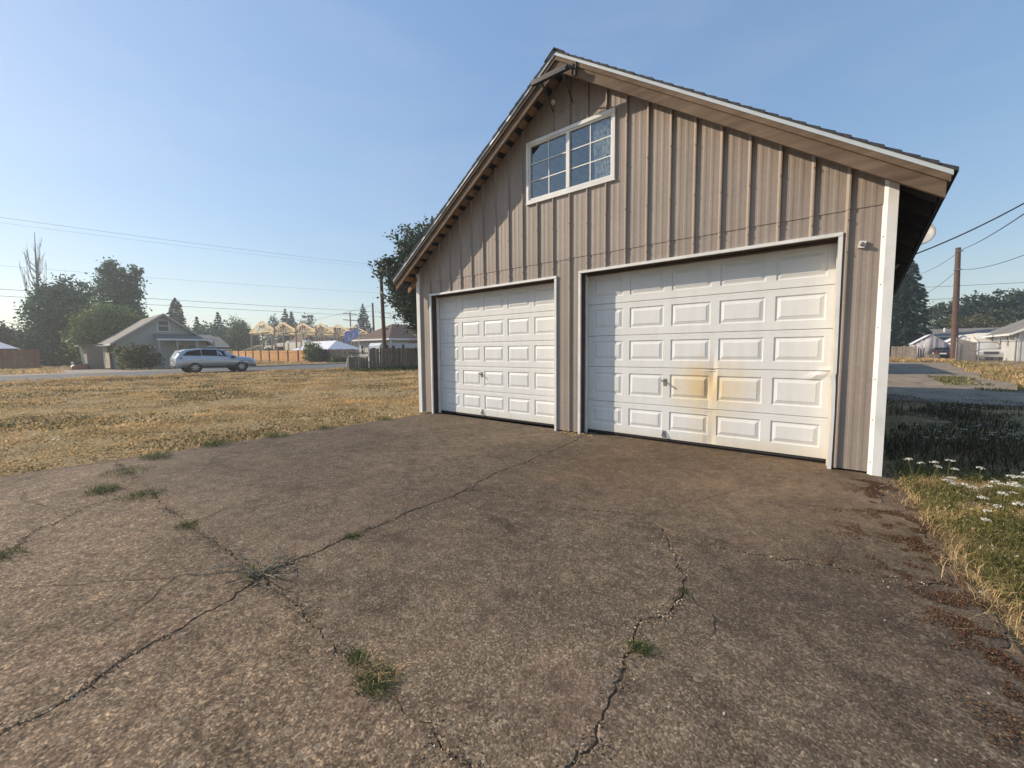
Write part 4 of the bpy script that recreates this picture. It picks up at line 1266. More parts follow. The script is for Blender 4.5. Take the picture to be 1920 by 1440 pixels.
for sg in (1, -1):
    b = MB(); b.beam((-1.55, sg*.60, 1.655), (.15, sg*.60, 1.66), .05, .035); b.beam((-1.55, sg*.60, 1.60), (-1.55, sg*.60, 1.66), .06, .05); b.beam((.15, sg*.60, 1.60), (.15, sg*.60, 1.665), .10, .05); b.beam((-.7, sg*.60, 1.60), (-.7, sg*.60, 1.66), .10, .05)
    mk('roof_rail', b.v, b.f, MT['black'])
    b = MB(); b.add([(-2.39, sg*.62, .84), (-2.33, sg*.83, .86), (-2.05, sg*.925, .95), (-2.02, sg*.92, 1.02), (-2.30, sg*.84, 1.00), (-2.36, sg*.66, .98)], [(0, 1, 2, 3, 4, 5)]); mk('tail_light', b.v, b.f, MT['redlens'])
    b = MB(); b.add([(2.395, sg*.56, .66), (2.28, sg*.79, .70), (2.0, sg*.875, .80), (2.02, sg*.86, .85), (2.25, sg*.74, .79)], [(0, 1, 2, 3, 4)]); mk('headlight', b.v, b.f, MT['clearlens'])
    b = MB(); b.box(.78, .96, sg*.93 if sg > 0 else -1.10, 1.10 if sg > 0 else -.93, .97, 1.10); mk('mirror', b.v, b.f, MT['black'])
    for xh in (-.62, .42):
        b = MB(); b.box(xh-.10, xh+.10, min(sg*.905, sg*.945), max(sg*.905, sg*.945), .86, .89); mk('door_handle', b.v, b.f, MT['silver'])
    b = MB(); b.box(-1.0, 1.0, min(sg*.88, sg*.935), max(sg*.88, sg*.935), .30, .42); mk('sill_cladding', b.v, b.f, MT['black'])
b = MB(); b.box(2.20, 2.43, -.62, .62, .33, .46); mk('front_bumper', b.v, b.f, MT['black'])
b = MB(); b.box(-2.43, -2.2, -.66, .66, .34, .50); mk('rear_bumper', b.v, b.f, MT['black'])
b = MB(); b.box(-2.425, -2.40, -.26, .26, .60, .72); mk('number_plate', b.v, b.f, MT['plate'])

# ---- houses
def gable_house(t, x0, x1, y0, y1, ze, zr, axis, wall, roofm, ov=.35, thick=.12):
    """box with a gable roof; axis = direction of the ridge"""
    mb = MB()
    if axis == 0:
        ym = (y0+y1)/2; mb.prism([(y0, -.1), (y1, -.1), (y1, ze), (ym, zr), (y0, ze)], 0, x0, x1); mb.build('wall', wall, t)
        sl_ = (zr-ze)/(ym-y0)
        for s in (1, -1):
            ya = y0-ov if s > 0 else y1+ov; za = ze-ov*sl_
            mb = MB(); mb.prism([(ya, za+.01), (ym, zr+.01), (ym, zr+thick), (ya, za+thick)], 0, x0-ov, x1+ov); r_ = mb.build('roof', roofm, t)
            mb = MB(); mb.box(x0-ov, x1+ov, min(ya, ya-s*.02), max(ya, ya-s*.02), za-.06, za+thick-.01); mb.build('gutter', MT['white'], t)
    else:
        xm = (x0+x1)/2; mb.prism([(x0, -.1), (x1, -.1), (x1, ze), (xm, zr), (x0, ze)], 1, y0, y1); mb.build('wall', wall, t)
        sl_ = (zr-ze)/(xm-x0)
        for s in (1, -1):
            xa = x0-ov if s > 0 else x1+ov; za = ze-ov*sl_
            mb = MB(); mb.prism([(xa, za+.01), (xm, zr+.01), (xm, zr+thick), (xa, za+thick)], 1, y0-ov, y1+ov); r_ = mb.build('roof', roofm, t)
            mb = MB(); mb.box(min(xa, xa-s*.02), max(xa, xa-s*.02), y0-ov, y1+ov, za-.06, za+thick-.01); mb.build('gutter', MT['white'], t)
def rake_boards(t, axis, face, lo, hi, ze, zr, ov, mat, th=.05):
    """pale boards up both slopes of a gable end at coordinate face"""
    m_ = (lo+hi)/2; s = (zr-ze)/(m_-lo)
    for a in (lo-ov, hi+ov):
        za = ze-ov*s
        mb = MB(); mb.prism([(a, za-.05), (m_, zr-.05), (m_, zr+.13), (a, za+.13)], axis, face-th, face+th); mb.build('rake_board', mat, t)
def window_x(t, X, ya, yb, za, zb, mat='white', bars=1, out=1):
    """window on a wall facing +X (out=1) or -X"""
    mb = MB(); e = .05*out
    for q in ((ya-.07, ya, za-.07, zb+.07), (yb, yb+.07, za-.07, zb+.07), (ya, yb, za-.07, za), (ya, yb, zb, zb+.07)):
        mb.box(min(X, X+e), max(X, X+e), *q)
    for k in range(bars):
        zz = za+(zb-za)*(k+1)/(bars+1); mb.box(min(X, X+e*.8), max(X, X+e*.8), ya, yb, zz-.03, zz+.03)
    f = mb.build('window', MT[mat], t)
    mb = MB(); mb.box(min(X+.2*e, X+.4*e), max(X+.2*e, X+.4*e), ya, yb, za, zb); mb.build('pane', MT['darkglass'], f)
def window_y(t, Y, xa, xb, za, zb, mat='white', bars=1):
    mb = MB()
    for q in ((xa-.07, xa, za-.07, zb+.07), (xb, xb+.07, za-.07, zb+.07), (xa, xb, za-.07, za), (xa, xb, zb, zb+.07)):
        mb.box(q[0], q[1], Y-.05, Y, q[2], q[3])
    for k in range(bars):
        zz = za+(zb-za)*(k+1)/(bars+1); mb.box(xa, xb, Y-.04, Y, zz-.03, zz+.03)
    f = mb.build('window', MT[mat], t)
    mb = MB(); mb.box(xa, xb, Y-.02, Y-.01, za, zb); mb.build('pane', MT['darkglass'], f)

# grey cottage across the street
HX = -43.0
h1 = thing('cottage', 'grey gabled cottage with small porch behind the parked silver car', 'house', (HX, 3.55, 0))
gable_house(h1, HX-10, HX, .25, 6.85, 2.47, 4.93, 0, MT['house_grey'], MT['roof_grey'], .45)
rake_boards(h1, 0, HX+.45, .25, 6.85, 2.47, 4.93, .45, MT['house_grey'])
window_x(h1, HX, 3.18, 3.95, 3.42, 4.42)
window_x(h1, HX, 1.55, 2.35, .95, 2.15, 'house_cream'); window_x(h1, HX, 5.35, 6.15, 1.05, 2.15, 'house_cream')
mb = MB(); mb.box(HX, HX+.05, 4.15, 4.35, .2, 2.2); mb.box(HX, HX+.05, 5.0, 5.12, .2, 2.2); mb.box(HX, HX+.05, 4.15, 5.12, 2.15, 2.27); dr_ = mb.build('door', MT['house_cream'], h1)
mb = MB(); mb.box(HX+.005, HX+.03, 4.35, 5.0, .2, 2.15); mb.build('door_leaf', MT['shed_wall'], dr_)
mb = MB(); mb.prism([(HX, 3.02), (HX+1.7, 2.60), (HX+1.7, 2.72), (HX, 3.16)], 1, 2.75, 7.3); mb.build('porch_roof', MT['roof_grey'], h1)
mb = MB(); mb.box(HX+1.68, HX+1.76, 2.72, 7.33, 2.54, 2.68); mb.build('porch_gutter', MT['white'], h1)
for yy in (2.9, 4.2, 5.7, 7.1):
    mb = MB(); mb.box(HX+1.5, HX+1.62, yy-.06, yy+.06, .1, 2.60); mb.build('porch_post', MT['house_grey'], h1)
mb = MB(); mb.box(HX, HX+1.65, 2.75, 7.3, -.1, .16); mb.build('porch_floor', MT['house_grey'], h1)
for i in range(22):   # board siding on the front, each with a batten
    yy = .4+i*.3
    zt_ = 2.47+(4.93-2.47)*(1-abs(yy-3.55)/3.3)
    mb = MB(); mb.box(HX+.001, HX+.018, yy-.02, yy+.02, 0, min(zt_-.05, 4.8)); mb.build('batten', MT['house_grey'], h1)

sh = thing('lean_to_shed', 'low flat roofed plywood shed on the left end of the grey cottage', 'shed', (-46, -.8, 0))
mb = MB(); mb.box(-49, -45.4, -1.45, -.42, -.1, 2.05); mb.build('wall', MT['shed_wall'], sh)
mb = MB(); mb.prism([(-1.95, 2.02), (-.38, 2.14), (-.38, 2.25), (-1.95, 2.14)], 0, -49.2, -45.1); mb.build('roof', MT['roof_grey'], sh)
mb = MB(); mb.box(-45.42, -45.36, -1.2, -.6, .0, 1.85); mb.build('door', MT['shed_wall'], sh)
mb = MB(); mb.beam((-45.3, -1.85, 2.05), (-45.3, -1.6, -.05), .16, .05, (1, 0, 0)); mb.build('brace_board', MT['house_cream'], sh)

mo = thing('junk_pile', 'red and black junk under a tarp beside the shed', 'junk pile', (-45.4, -2.2, 0))
b = MB()
for i in range(9):
    for j in range(6):
        pass
nx_, ny_ = 12, 7; v = []
for j in range(ny_+1):
    for i in range(nx_+1):
        u = i/nx_; q = j/ny_
        e = math.sin(math.pi*u)**.5*math.sin(math.pi*q)**.5
        v.append((-46+1.2*q, -2.6+1.3*u, .02+e*(.42+.22*math.sin(u*9)+.12*math.sin(q*7+u*4))))
f = [(j*(nx_+1)+i, j*(nx_+1)+i+1, (j+1)*(nx_+1)+i+1, (j+1)*(nx_+1)+i) for j in range(ny_) for i in range(nx_)]
make('tarp', v, f, MT['black'], mo)
b = MB(); b.box(-44.9, -44.4, -2.35, -1.55, .05, .40); b.beam((-44.5, -2.5, .1), (-44.5, -1.5, .48), .12, .10); b.build('crate', MT['redtarp'], mo)
b = MB(); b.tube([(-44.3, -3.25, .05), (-44.3, -3.05, .36), (-44.3, -2.85, .40)], .035, 6); b.disc((-44.4, -2.45, .62), (1, 0, .3), .10, .05, 12); b.build('tubing', MT['white'], mo)

# brown-roofed bungalow behind the silvered fence
h2 = thing('bungalow', 'cream bungalow with brown hipped roof behind the grey fence', 'house', (-38, 26, 0))
mb = MB(); mb.box(-41.4, -34.5, 22.4, 30, -.1, 2.72); mb.build('wall', MT['house_cream'], h2)
a = [(-42, 21.8), (-33.9, 21.8), (-33.9, 30.6), (-42, 30.6)]; ze, zr = 2.78, 4.72
top = [(-38.3, 25.3), (-38.3, 27.2)]
for poly, nm in (([(*a[0], ze), (*a[1], ze), (*top[0], zr)], 0), ([(*a[1], ze), (*a[2], ze), (*top[1], zr), (*top[0], zr)], 1), ([(*a[2], ze), (*a[3], ze), (*top[1], zr)], 2), ([(*a[3], ze), (*a[0], ze), (*top[0], zr), (*top[1], zr)], 3)):
    n = len(poly); v = [(p[0], p[1], p[2]+.1) for p in poly]+[(p[0], p[1], p[2]) for p in poly]
    make('roof', v, [tuple(range(n)), tuple(range(n, 2*n))[::-1]]+[(i, (i+1) % n, n+(i+1) % n, n+i) for i in range(n)], MT['roof_brown'], h2)
mb = MB(); mb.box(-42.03, -33.87, 21.77, 21.82, ze-.10, ze+.09); mb.build('fascia', MT['white'], h2)
mb = MB(); mb.box(-33.93, -33.87, 21.84, 30.6, ze-.10, ze+.09); mb.build('fascia', MT['white'], h2)
for xa in (-40.8, -38.6):
    window_y(h2, 22.4, xa, xa+.55, 1.15, 2.15)
mb = MB(); mb.box(-34.62, -34.46, 22.36, 22.52, 0, 2.7); mb.build('corner_board', MT['white'], h2)
for p in ((-37.6, 24.0), (-36.4, 24.6)):
    zz = ze+(zr-ze)*(p[1]-21.8)/3.5; mb = MB(); mb.box(p[0]-.15, p[0]+.15, p[1]-.15, p[1]+.15, zz, zz+.22); mb.build('roof_vent', MT['black'], h2)
mb = MB(); mb.prism([(24.6, 2.62), (31.5, 2.55), (31.5, 2.66), (24.6, 2.75)], 0, -33.8, -31.8); mb.build('porch_roof', MT['roof_brown'], h2)
mb = MB(); mb.box(-31.82, -31.76, 24.6, 31.5, 2.50, 2.66); mb.build('porch_gutter', MT['white'], h2)
for yy in (24.8, 27.5):
    mb = MB(); mb.box(-31.95, -31.85, yy-.05, yy+.05, 0, 2.6); mb.build('porch_post', MT['white'], h2)
mb = MB(); mb.beam((-33.8, 25.7, 2.1), (-33.6, 26.25, 3.05), .07, .07); mb.build('flue', MT['white'], h2)

# reddish two-storey house far behind the truss frame
h3 = thing('red_house', 'dusty red two storey house far behind the bare truss frame', 'house', (-92, 45, 0))
gable_house(h3, -99, -88, 38, 50.5, 5.0, 7.3, 1, MT['house_red'], MT['roof_brown'], .4)
for yy in (39.4, 42.0, 45.0, 47.6):
    window_x(h3, -88, yy, yy+1.0, 3.1, 4.5); 
for yy in (39.4, 45.0):
    window_x(h3, -88, yy, yy+1.0, .8, 2.1)
mb = MB(); mb.prism([(34.5, 3.3), (38.4, 6.0), (38.4, 6.15), (34.5, 3.45)], 0, -93, -86.8); mb.build('lean_roof', MT['roof_brown'], h3)

h4 = thing('low_roof_house', 'low dark roofed house half hidden behind the silver car', 'house', (-63, 10, 0))
gable_house(h4, -68, -60, 4.5, 13.2, 2.35, 3.6, 1, MT['shed_wall'], MT['roof_grey'], .4)
mb = MB(); mb.prism([(6.5, 1.80), (12.4, 1.72), (12.4, 1.82), (6.5, 1.90)], 0, -57.6, -54.5); mb.build('carport_roof', MT['white'], h4)
for yy in (6.8, 9.6, 12.2):
    mb = MB(); mb.box(-54.8, -54.66, yy-.06, yy+.06, 0, 1.7); mb.build('carport_post', MT['shed_wall'], h4)

# ---- bare truss frame going up
fr = thing('truss_frame', 'bare timber frame of posts and roof trusses under construction', 'building frame', (-72, 30, 0))
tx0, tx1, txm, tz, tzp = -77.2, -66.9, -72.05, 4.93, 6.68
def truss(y):
    mb = MB()
    mb.beam((tx0-.5, y, tz), (tx1+.5, y, tz), .05, .20)
    sl_ = (tzp-tz)/(txm-tx0)
    mb.beam((tx0-.6, y, tz-.05), (txm, y, tzp), .05, .20); mb.beam((tx1+.6, y, tz-.05), (txm, y, tzp), .05, .20)
    for q in (.28, .62):
        for s in (-1, 1):
            xx = txm+s*(txm-tx0)*(1-q); zz = tz+(tzp-tz)*q
            mb.beam((xx, y, tz), (xx, y, zz), .05, .12); mb.beam((txm+s*(txm-tx0)*(1-q)*.45, y, tz), (xx, y, zz), .05, .10)
    mb.beam((txm, y, tz), (txm, y, tzp), .05, .12)
    return mb
for i, y in enumerate((22.0, 25.4, 28.8, 32.2, 35.5, 38.9)):
    truss(y).build('roof_truss', MT['lumber'], fr)
    if i < 5: truss(y+.35).build('roof_truss', MT['lumber'], fr)
    for x in (tx0, txm, tx1):
        top_ = tz+.9 if x == tx1 else tz
        mb = MB(); mb.box(x-.10, x+.10, y-.10+.17, y+.10+.17, -.1, top_); mb.build('post', MT['treated'], fr)
for x in (tx0, tx1):
    for zz in (tz-.18,):
        mb = MB(); mb.box(x-.15, x-.10, 22, 39.2, zz-.14, zz+.14); mb.build('girt', MT['lumber'], fr)

cn = thing('canopy_tent', 'white canopy roof rising behind the orange cedar fence', 'canopy', (-58, 26, 0))
P = [(-64.5, 23.4), (-51.6, 23.4), (-51.6, 29), (-64.5, 29)]; rp_ = [(-60.7, 26.2), (-54.4, 26.2)]
for poly in ([(*P[0], 1.75), (*P[1], 1.75), (*rp_[1], 3.12), (*rp_[0], 3.12)], [(*P[1], 1.75), (*P[2], 1.75), (*rp_[1], 3.12)], [(*P[2], 1.75), (*P[3], 1.75), (*rp_[0], 3.12), (*rp_[1], 3.12)], [(*P[3], 1.75), (*P[0], 1.75), (*rp_[0], 3.12)]):
    n = len(poly); v = poly+[(p[0], p[1], p[2]-.03) for p in poly]
    make('canopy_panel', v, [tuple(range(n)), tuple(range(n, 2*n))[::-1]]+[(i, (i+1) % n, n+(i+1) % n, n+i) for i in range(n)], MT['canvas'], cn)
for p in P:
    mb = MB(); mb.tube([(p[0]*.995+rp_[0][0]*.005, p[1], 0), (p[0]*.995+rp_[0][0]*.005, p[1], 1.76)], .03, 6); mb.build('leg', MT['white'], cn)

ct = thing('small_tarp_roof', 'pale tarp roof low behind the left end of the cedar fence', 'tarp', (-79, 24, 0))
mb = MB(); mb.prism([(-86, 1.75), (-78, 2.62), (-70.5, 2.5), (-70.5, 2.55), (-78, 2.68), (-86, 1.80)], 1, 23.2, 25.0); mb.build('sheet', MT['canvas'], ct)
for x in (-85, -71):
    mb = MB(); mb.tube([(x, 24, 0), (x, 24, 1.85 if x < -80 else 2.5)], .04, 6); mb.build('leg', MT['white'], ct)

rv = thing('motorhome', 'off white motorhome parked under the bare truss frame', 'motorhome', (-70, 27.2, 0))
mb = MB(); mb.prism([(-77.5, .5), (-58.9, .5), (-58.9, 2.95), (-59.4, 3.12), (-77.0, 3.12), (-77.8, 2.8), (-78.1, 2.2), (-77.5, 1.9)], 1, 26.0, 28.5); mb.build('body', MT['rv'], rv)
mb = MB(); mb.prism([(-77.52, 1.2), (-72.8, 1.2), (-72.8, 2.45), (-77.2, 2.45)], 1, 25.97, 26.0); mb.build('side_window', MT['carglass'], rv)
for x in (-73.6, -66.8):
    mb = MB(); mb.prism([(x-.8, 3.13), (x+.8, 3.13), (x+.6, 3.5), (x-.6, 3.5)], 1, 26.8, 27.8); mb.build('roof_unit', MT['white'], rv)
for x in (-75.5, -62):
    for yy in (26.1, 28.4):
        mb = MB(); mb.disc((x, yy, .42), (0, 1, 0), .42, .25, 16); mb.build('wheel', MT['tyre'], rv)

tr_ = thing('travel_trailer', 'long pale trailer parked behind the silvered board fence', 'trailer', (-26, 17.5, 0))
mb = MB(); mb.prism([(15.55, .45), (22.5, .45), (22.5, 2.10), (15.8, 2.14), (15.55, 1.9)], 0, -27.9, -26.0); mb.build('body', MT['trailer'], tr_)
mb = MB(); mb.box(-26.0, -25.97, 17.95, 18.15, .6, 2.0); mb.build('door_gap', MT['black'], tr_)
mb = MB(); mb.prism([(16.75, 1.55), (17.2, 1.55), (17.0, 1.95), (16.93, 1.95)], 0, -26.0, -25.95); mb.build('emblem', MT['black'], tr_)
mb = MB(); mb.box(-26.0, -25.96, 16.15, 16.4, .6, 1.95); mb.build('window', MT['carglass'], tr_)
for yy in (17.4, 18.3):
    mb = MB(); mb.disc((-26.05, yy, .36), (1, 0, 0), .36, .22, 16); mb.build('wheel', MT['tyre'], tr_)

# ---- fences
def board_fence(name, label, a, c, h, bw, mat, group=None, lean=.0, posts=2.4, hv=.04, gap=.008, railz=(.3, 1.2), back=1):
    """boards along a->c (2D), one object each, sharing a few meshes"""
    a = Vector(a); c = Vector(c); d = (c-a); L = d.length; d.normalize(); nrm = Vector((-d.y, d.x))
    t = thing(name, label, 'fence', (a.x, a.y, 0), math.atan2(d.y, d.x), group)
    protos = []
    for k in range(5):
        hh = h*(1+random.uniform(-hv, hv)); w_ = bw-gap
        mb = MB(); s = random.uniform(-.02, .02)
        mb.add([(0, -.01, 0), (w_, -.01, 0), (w_, .01, 0), (0, .01, 0), (0, -.01, hh-.02), (w_*.2, -.01, hh), (w_*.8, -.01, hh), (w_, -.01, hh-.02+s*.3), (0, .01, hh-.02), (w_*.2, .01, hh), (w_*.8, .01, hh), (w_, .01, hh-.02+s*.3)],
               [(0, 1, 7, 6, 5, 4), (3, 8, 9, 10, 11, 2), (1, 2, 11, 7), (0, 4, 8, 3), (4, 5, 9, 8), (5, 6, 10, 9), (6, 7, 11, 10)])
        me = bpy.data.meshes.new('board'); me.from_pydata(mb.v, [], mb.f); me.materials.append(mat); protos.append(me)
    n = int(L/bw)
    for i in range(n):
        o = bpy.data.objects.new('board', random.choice(protos)); col.objects.link(o); o.parent = t
        o.location = (i*bw, random.uniform(-.006, .006), random.uniform(-.04, .01)); o.rotation_euler = (random.uniform(-.02, .02), random.uniform(-lean, lean), 0)
    i = 0
    while i*posts <= L+.01:
        mb = MB(); mb.box(i*posts-.05, i*posts+.05, back*.02, back*.12, -.1, h*.97)
        me = bpy.data.meshes.new('post'); me.from_pydata(mb.v, [], mb.f); me.materials.append(mat)
        o = bpy.data.objects.new('post', me); col.objects.link(o); o.parent = t; i += 1
    for z in railz:
        mb = MB(); mb.box(0, L, back*.012, back*.05, z, z+.09)
        me = bpy.data.meshes.new('rail'); me.from_pydata(mb.v, [], mb.f); me.materials.append(mat)
        o = bpy.data.objects.new('rail', me); col.objects.link(o); o.parent = t
    return t
board_fence('board_fence', 'tall silvered board fence between the lawn and the pale trailer', (-20.0, 10.98), (-20.0, 18.5), 1.60, .145, MT['greyfence'], None, .02, back=1)
lf = board_fence('low_fence', 'low grey fence section with a pale cap rail left of the tall fence', (-20.4, 9.55), (-20.2, 10.9), 1.0, .13, MT['greyfence'], None, .02, back=1, posts=1.3)
me = bpy.data.meshes.new('cap_rail'); mb = MB(); mb.box(-.05, 1.4, -.06, .06, 1.0, 1.04); me.from_pydata(mb.v, [], mb.f); me.materials.append(MT['white'])
o = bpy.data.objects.new('cap_rail', me); col.objects.link(o); o.parent = lf
board_fence('dark_board_fence', 'dark weathered fence running right from the cedar fence', (-51.9, 21.3), (-40.5, 21.3), 1.72, .15, MT['darkfence'], None, .02, back=1)

of = thing('cedar_fence', 'new orange cedar fence with dark posts between its bays', 'fence', (-68, 21, 0))
xs_ = -52.1; bayw = 3.55
for i in range(10):
    x1_ = xs_-i*bayw; x0_ = x1_-bayw
    mb = MB(); nb = 22
    for k in range(nb):
        xa = x0_+.14+(bayw-.14)*k/nb; e = random.uniform(-.006, .006)
        mb.box(xa, xa+(bayw-.14)/nb-.012, 21.0+e, 21.02+e, .02+.012*i, 1.66+.010*i+random.uniform(-.01, .01))
    mb.build('fence_bay', MT['newfence'], of)
    for zz in (.28, 1.38):
        mb = MB(); mb.box(x0_+.14, x1_, 20.965, 20.99, zz+.012*i, zz+.10+.012*i); mb.build('rail', MT['newfence'], of)
    mb = MB(); mb.box(x0_-.02, x0_+.16, 20.90, 21.06, -.1, 1.72+.010*i); mb.build('post', MT['fencepost'], of)
mb = MB(); mb.box(xs_-.02, xs_+.14, 20.90, 21.06, -.1, 1.74); mb.build('post', MT['fencepost'], of)

bf = thing('red_fence', 'red brown board fence at the far left beneath the plum tree', 'fence', (-54, -9, 0))
mb = MB()
for k in range(10):
    ya = -14+k*1.0
    for j in range(7):
        yb = ya+j/7
        mb.box(-54.0, -53.97+random.uniform(-.01, .01), yb, yb+.135, 0, 1.82+random.uniform(-.02, .02))
    mb.build('fence_bay', MT['redfence'], bf); mb = MB()
for k in range(5):
    mb = MB(); mb.box(-54.12, -54.02, -14+k*2.4, -13.9+k*2.4, -.1, 1.84); mb.build('post', MT['redfence'], bf)

wc = thing('white_canopy', 'small white peaked canopy behind the red brown fence', 'canopy', (-58, -6.3, 0))
mb = MB(); v = [(-59.5, -7.6, 1.95), (-56.5, -7.6, 1.95), (-56.5, -5.2, 1.95), (-59.5, -5.2, 1.95), (-58, -6.4, 2.6)]
mb.add(v, [(0, 1, 4), (1, 2, 4), (2, 3, 4), (3, 0, 4), (3, 2, 1, 0)]); mb.build('top', MT['canvas'], wc)
for p in v[:4]:
    mb = MB(); mb.tube([(p[0]*.998-.1, p[1]*.998, 0), (p[0]*.998-.1, p[1]*.998, 1.96)], .03, 6); mb.build('leg', MT['white'], wc)

bo = thing('leaning_post', 'short pale wooden post leaning at the lawn edge near the fence', 'post', (-22.8, 10.65, 0))
mb = MB(); mb.tube([(-22.8, 10.6, -.1), (-22.8, 10.78, .82), (-22.8, 10.79, .86)], [.085, .08, .06], 10); mb.build('shaft', MT['house_cream'], bo)
mb = MB(); mb.disc((-22.8, 10.82, .78), (0, 1, -.2), .07, .05, 10); mb.build('cap', MT['galv'], bo)

# ---- flag on its pole
fg = thing('flag', 'blue flag with a pale ring streaming from a slim white pole', 'flag', (-30, 15.85, 0))
mb = MB(); mb.tube([(-30, 15.85, 0), (-30, 15.9, 3.9)], [.035, .025], 8); mb.build('pole', MT['white'], fg)
nxs, nzs = 24, 12; v = []; uv = []
for j in range(nzs+1):
    for i in range(nxs+1):
        u = i/nxs; q = j/nzs
        yy = 15.85-1.55*u; zz = 2.75+.98*q-.95*u**1.1+.35*u*u+.10*math.sin(u*7+q*2)
        v.append((-30+.16*math.sin(u*8+q*1.5)*u**.5, yy+.10*q*u, zz)); uv.append((u, q))
f = [(j*(nxs+1)+i, j*(nxs+1)+i+1, (j+1)*(nxs+1)+i+1, (j+1)*(nxs+1)+i) for j in range(nzs) for i in range(nxs)]
fo = make('cloth', v, f, MT['flag'], fg, True, False)
ul = fo.data.uv_layers.new(name='UVMap')
for lp in fo.data.loops: ul.data[lp.index].uv = uv[lp.vertex_index]
fo.modifiers.new('thickness', 'SOLIDIFY').thickness = .01
bl = thing('white_birdbath', 'white stand with a flat top in front of the dark fence', 'garden stand', (-28.5, 14.2, 0))
mb = MB(); mb.tube([(-28.5, 14.2, 0), (-28.5, 14.2, 1.15)], .05, 8); mb.build('stem', MT['white'], bl)
mb = MB(); mb.tube([(-28.5, 14.2, 1.15), (-28.5, 14.2, 1.22)], [.25, .34], 14); mb.build('top', MT['white'], bl)

# ---- utility poles and lines
def wood_pole(name, label, base, top, r0, r1, group=None):
    t = thing(name, label, 'utility pole', base, 0, group)
    mb = MB(); mb.tube([(base[0], base[1], -.2), ((base[0]+top[0])/2, (base[1]+top[1])/2, top[2]/2), top], [r0, (r0+r1)/2, r1], 12); mb.build('shaft', MT['pole'], t)
    return t
p1 = wood_pole('utility_pole', 'brown utility pole rising in front of the bungalow beside the maple', (-22.4, 13.75, 0), (-22.3, 13.5, 8.45), .17, .12)
for z in (8.1, 5.95, 4.45, 4.1):
    mb = MB(); mb.box(-22.55, -22.25, 13.45, 13.62, z-.03, z+.03); mb.build('bracket', MT['galv'], p1)
p2 = wood_pole('utility_pole', 'thinner distant utility pole behind the bungalow roof', (-66.2, 40, 0), (-66.4, 40, 10.8), .22, .16)
p3 = wood_pole('utility_pole', 'leaning red brown utility pole standing beside the alley', (13.75, 52.3, 0), (13.5, 52.3, 10.65), .27, .19)
for z in (10.3, 8.6):
    mb = MB(); mb.box(13.3, 13.85, 52.05, 52.2, z-.05, z+.05); mb.build('bracket', MT['galv'], p3)
p4 = wood_pole('utility_pole', 'far utility pole with crossarms between the dark conifers', (-120, 65, 0), (-120, 65, 14.2), .25, .18)
for z in (13.6, 11.6):
    mb = MB(); mb.box(-120.1, -119.9, 62.6, 67.4, z-.12, z+.12); mb.build('crossarm', MT['pole'], p4)
def wire(label, a, c, sag, r=.014, n=26):
    a = Vector(a); c = Vector(c); pts = []
    for i in range(n+1):
        u = i/n; p = a.lerp(c, u); p.z -= sag*4*u*(1-u); pts.append(p)
    mb = MB(); mb.tube(pts, r, 5); o = mb.build('power_line', MT['wire'])
    return tag(o, label, 'power line', 'overhead lines along the street and alley')
wire('topmost power line from the left edge to the maple side pole', (-22.2, -46, 8.3), (-22.3, 13.5, 8.15), .9, .005)
wire('second thin power line just under the topmost one', (-22.4, -46, 7.95), (-22.4, 13.5, 7.95), .85, .0035)
wire('middle power line crossing above the cottage', (-22.3, -46, 5.9), (-22.3, 13.5, 5.98), .75, .004)
wire('upper of the two low cables crossing behind the tall trees', (-22.3, -46, 4.55), (-22.3, 13.5, 4.48), .28, .009)
wire('lower of the two low cables crossing behind the tall trees', (-22.3, -46, 4.30), (-22.3, 13.5, 4.12), .26, .009)
wire('upper low cable running on from the pole into the maple', (-22.3, 13.5, 4.48), (-22, 34, 3.9), .3, .017)
wire('lower low cable running on from the pole into the maple', (-22.3, 13.5, 4.12), (-22, 34, 3.5), .3, .017)
wire('thin line slanting from the distant pole down to the left', (-66.4, 40, 10.4), (-72, 24, 5.5), .2, .02)
wire('thin line slanting from the distant pole down to the right', (-66.4, 40, 10.4), (-34, 30, 4.0), .8, .02)
wire('sloping line low at the far left edge beside the trees', (-60, -14, 6.8), (-60, -3, 4.0), .1, .02)
wire('thick service cable curving from behind the right eave to the right edge', (7.95, 8.3, 3.45), (11.9, 8.6, 6.0), .30, .016, 30)
wire('cable climbing from the alley pole top to the right edge', (13.6, 52.2, 10.4), (11.3, 12.0, 5.6), .25, .022)
wire('lower cable from the alley pole sagging to the right edge', (13.65, 52.2, 8.6), (13.9, 20.0, 6.0), .55, .02)
wire('upper cable from the alley pole down to the left', (13.5, 52.4, 10.2), (12.5, 90, 13.2), .5, .022)
wire('lower cable from the alley pole down to the left behind the conifer', (13.6, 52.4, 8.6), (13.0, 90, 9.4), .4, .022)
wire('far level line crossing high behind the alley pole', (6, 95, 11.9), (50, 95, 10.6), .2, .03)
wire('far level line just above the right hand trees', (6, 95, 9.8), (50, 95, 8.6), .2, .035)

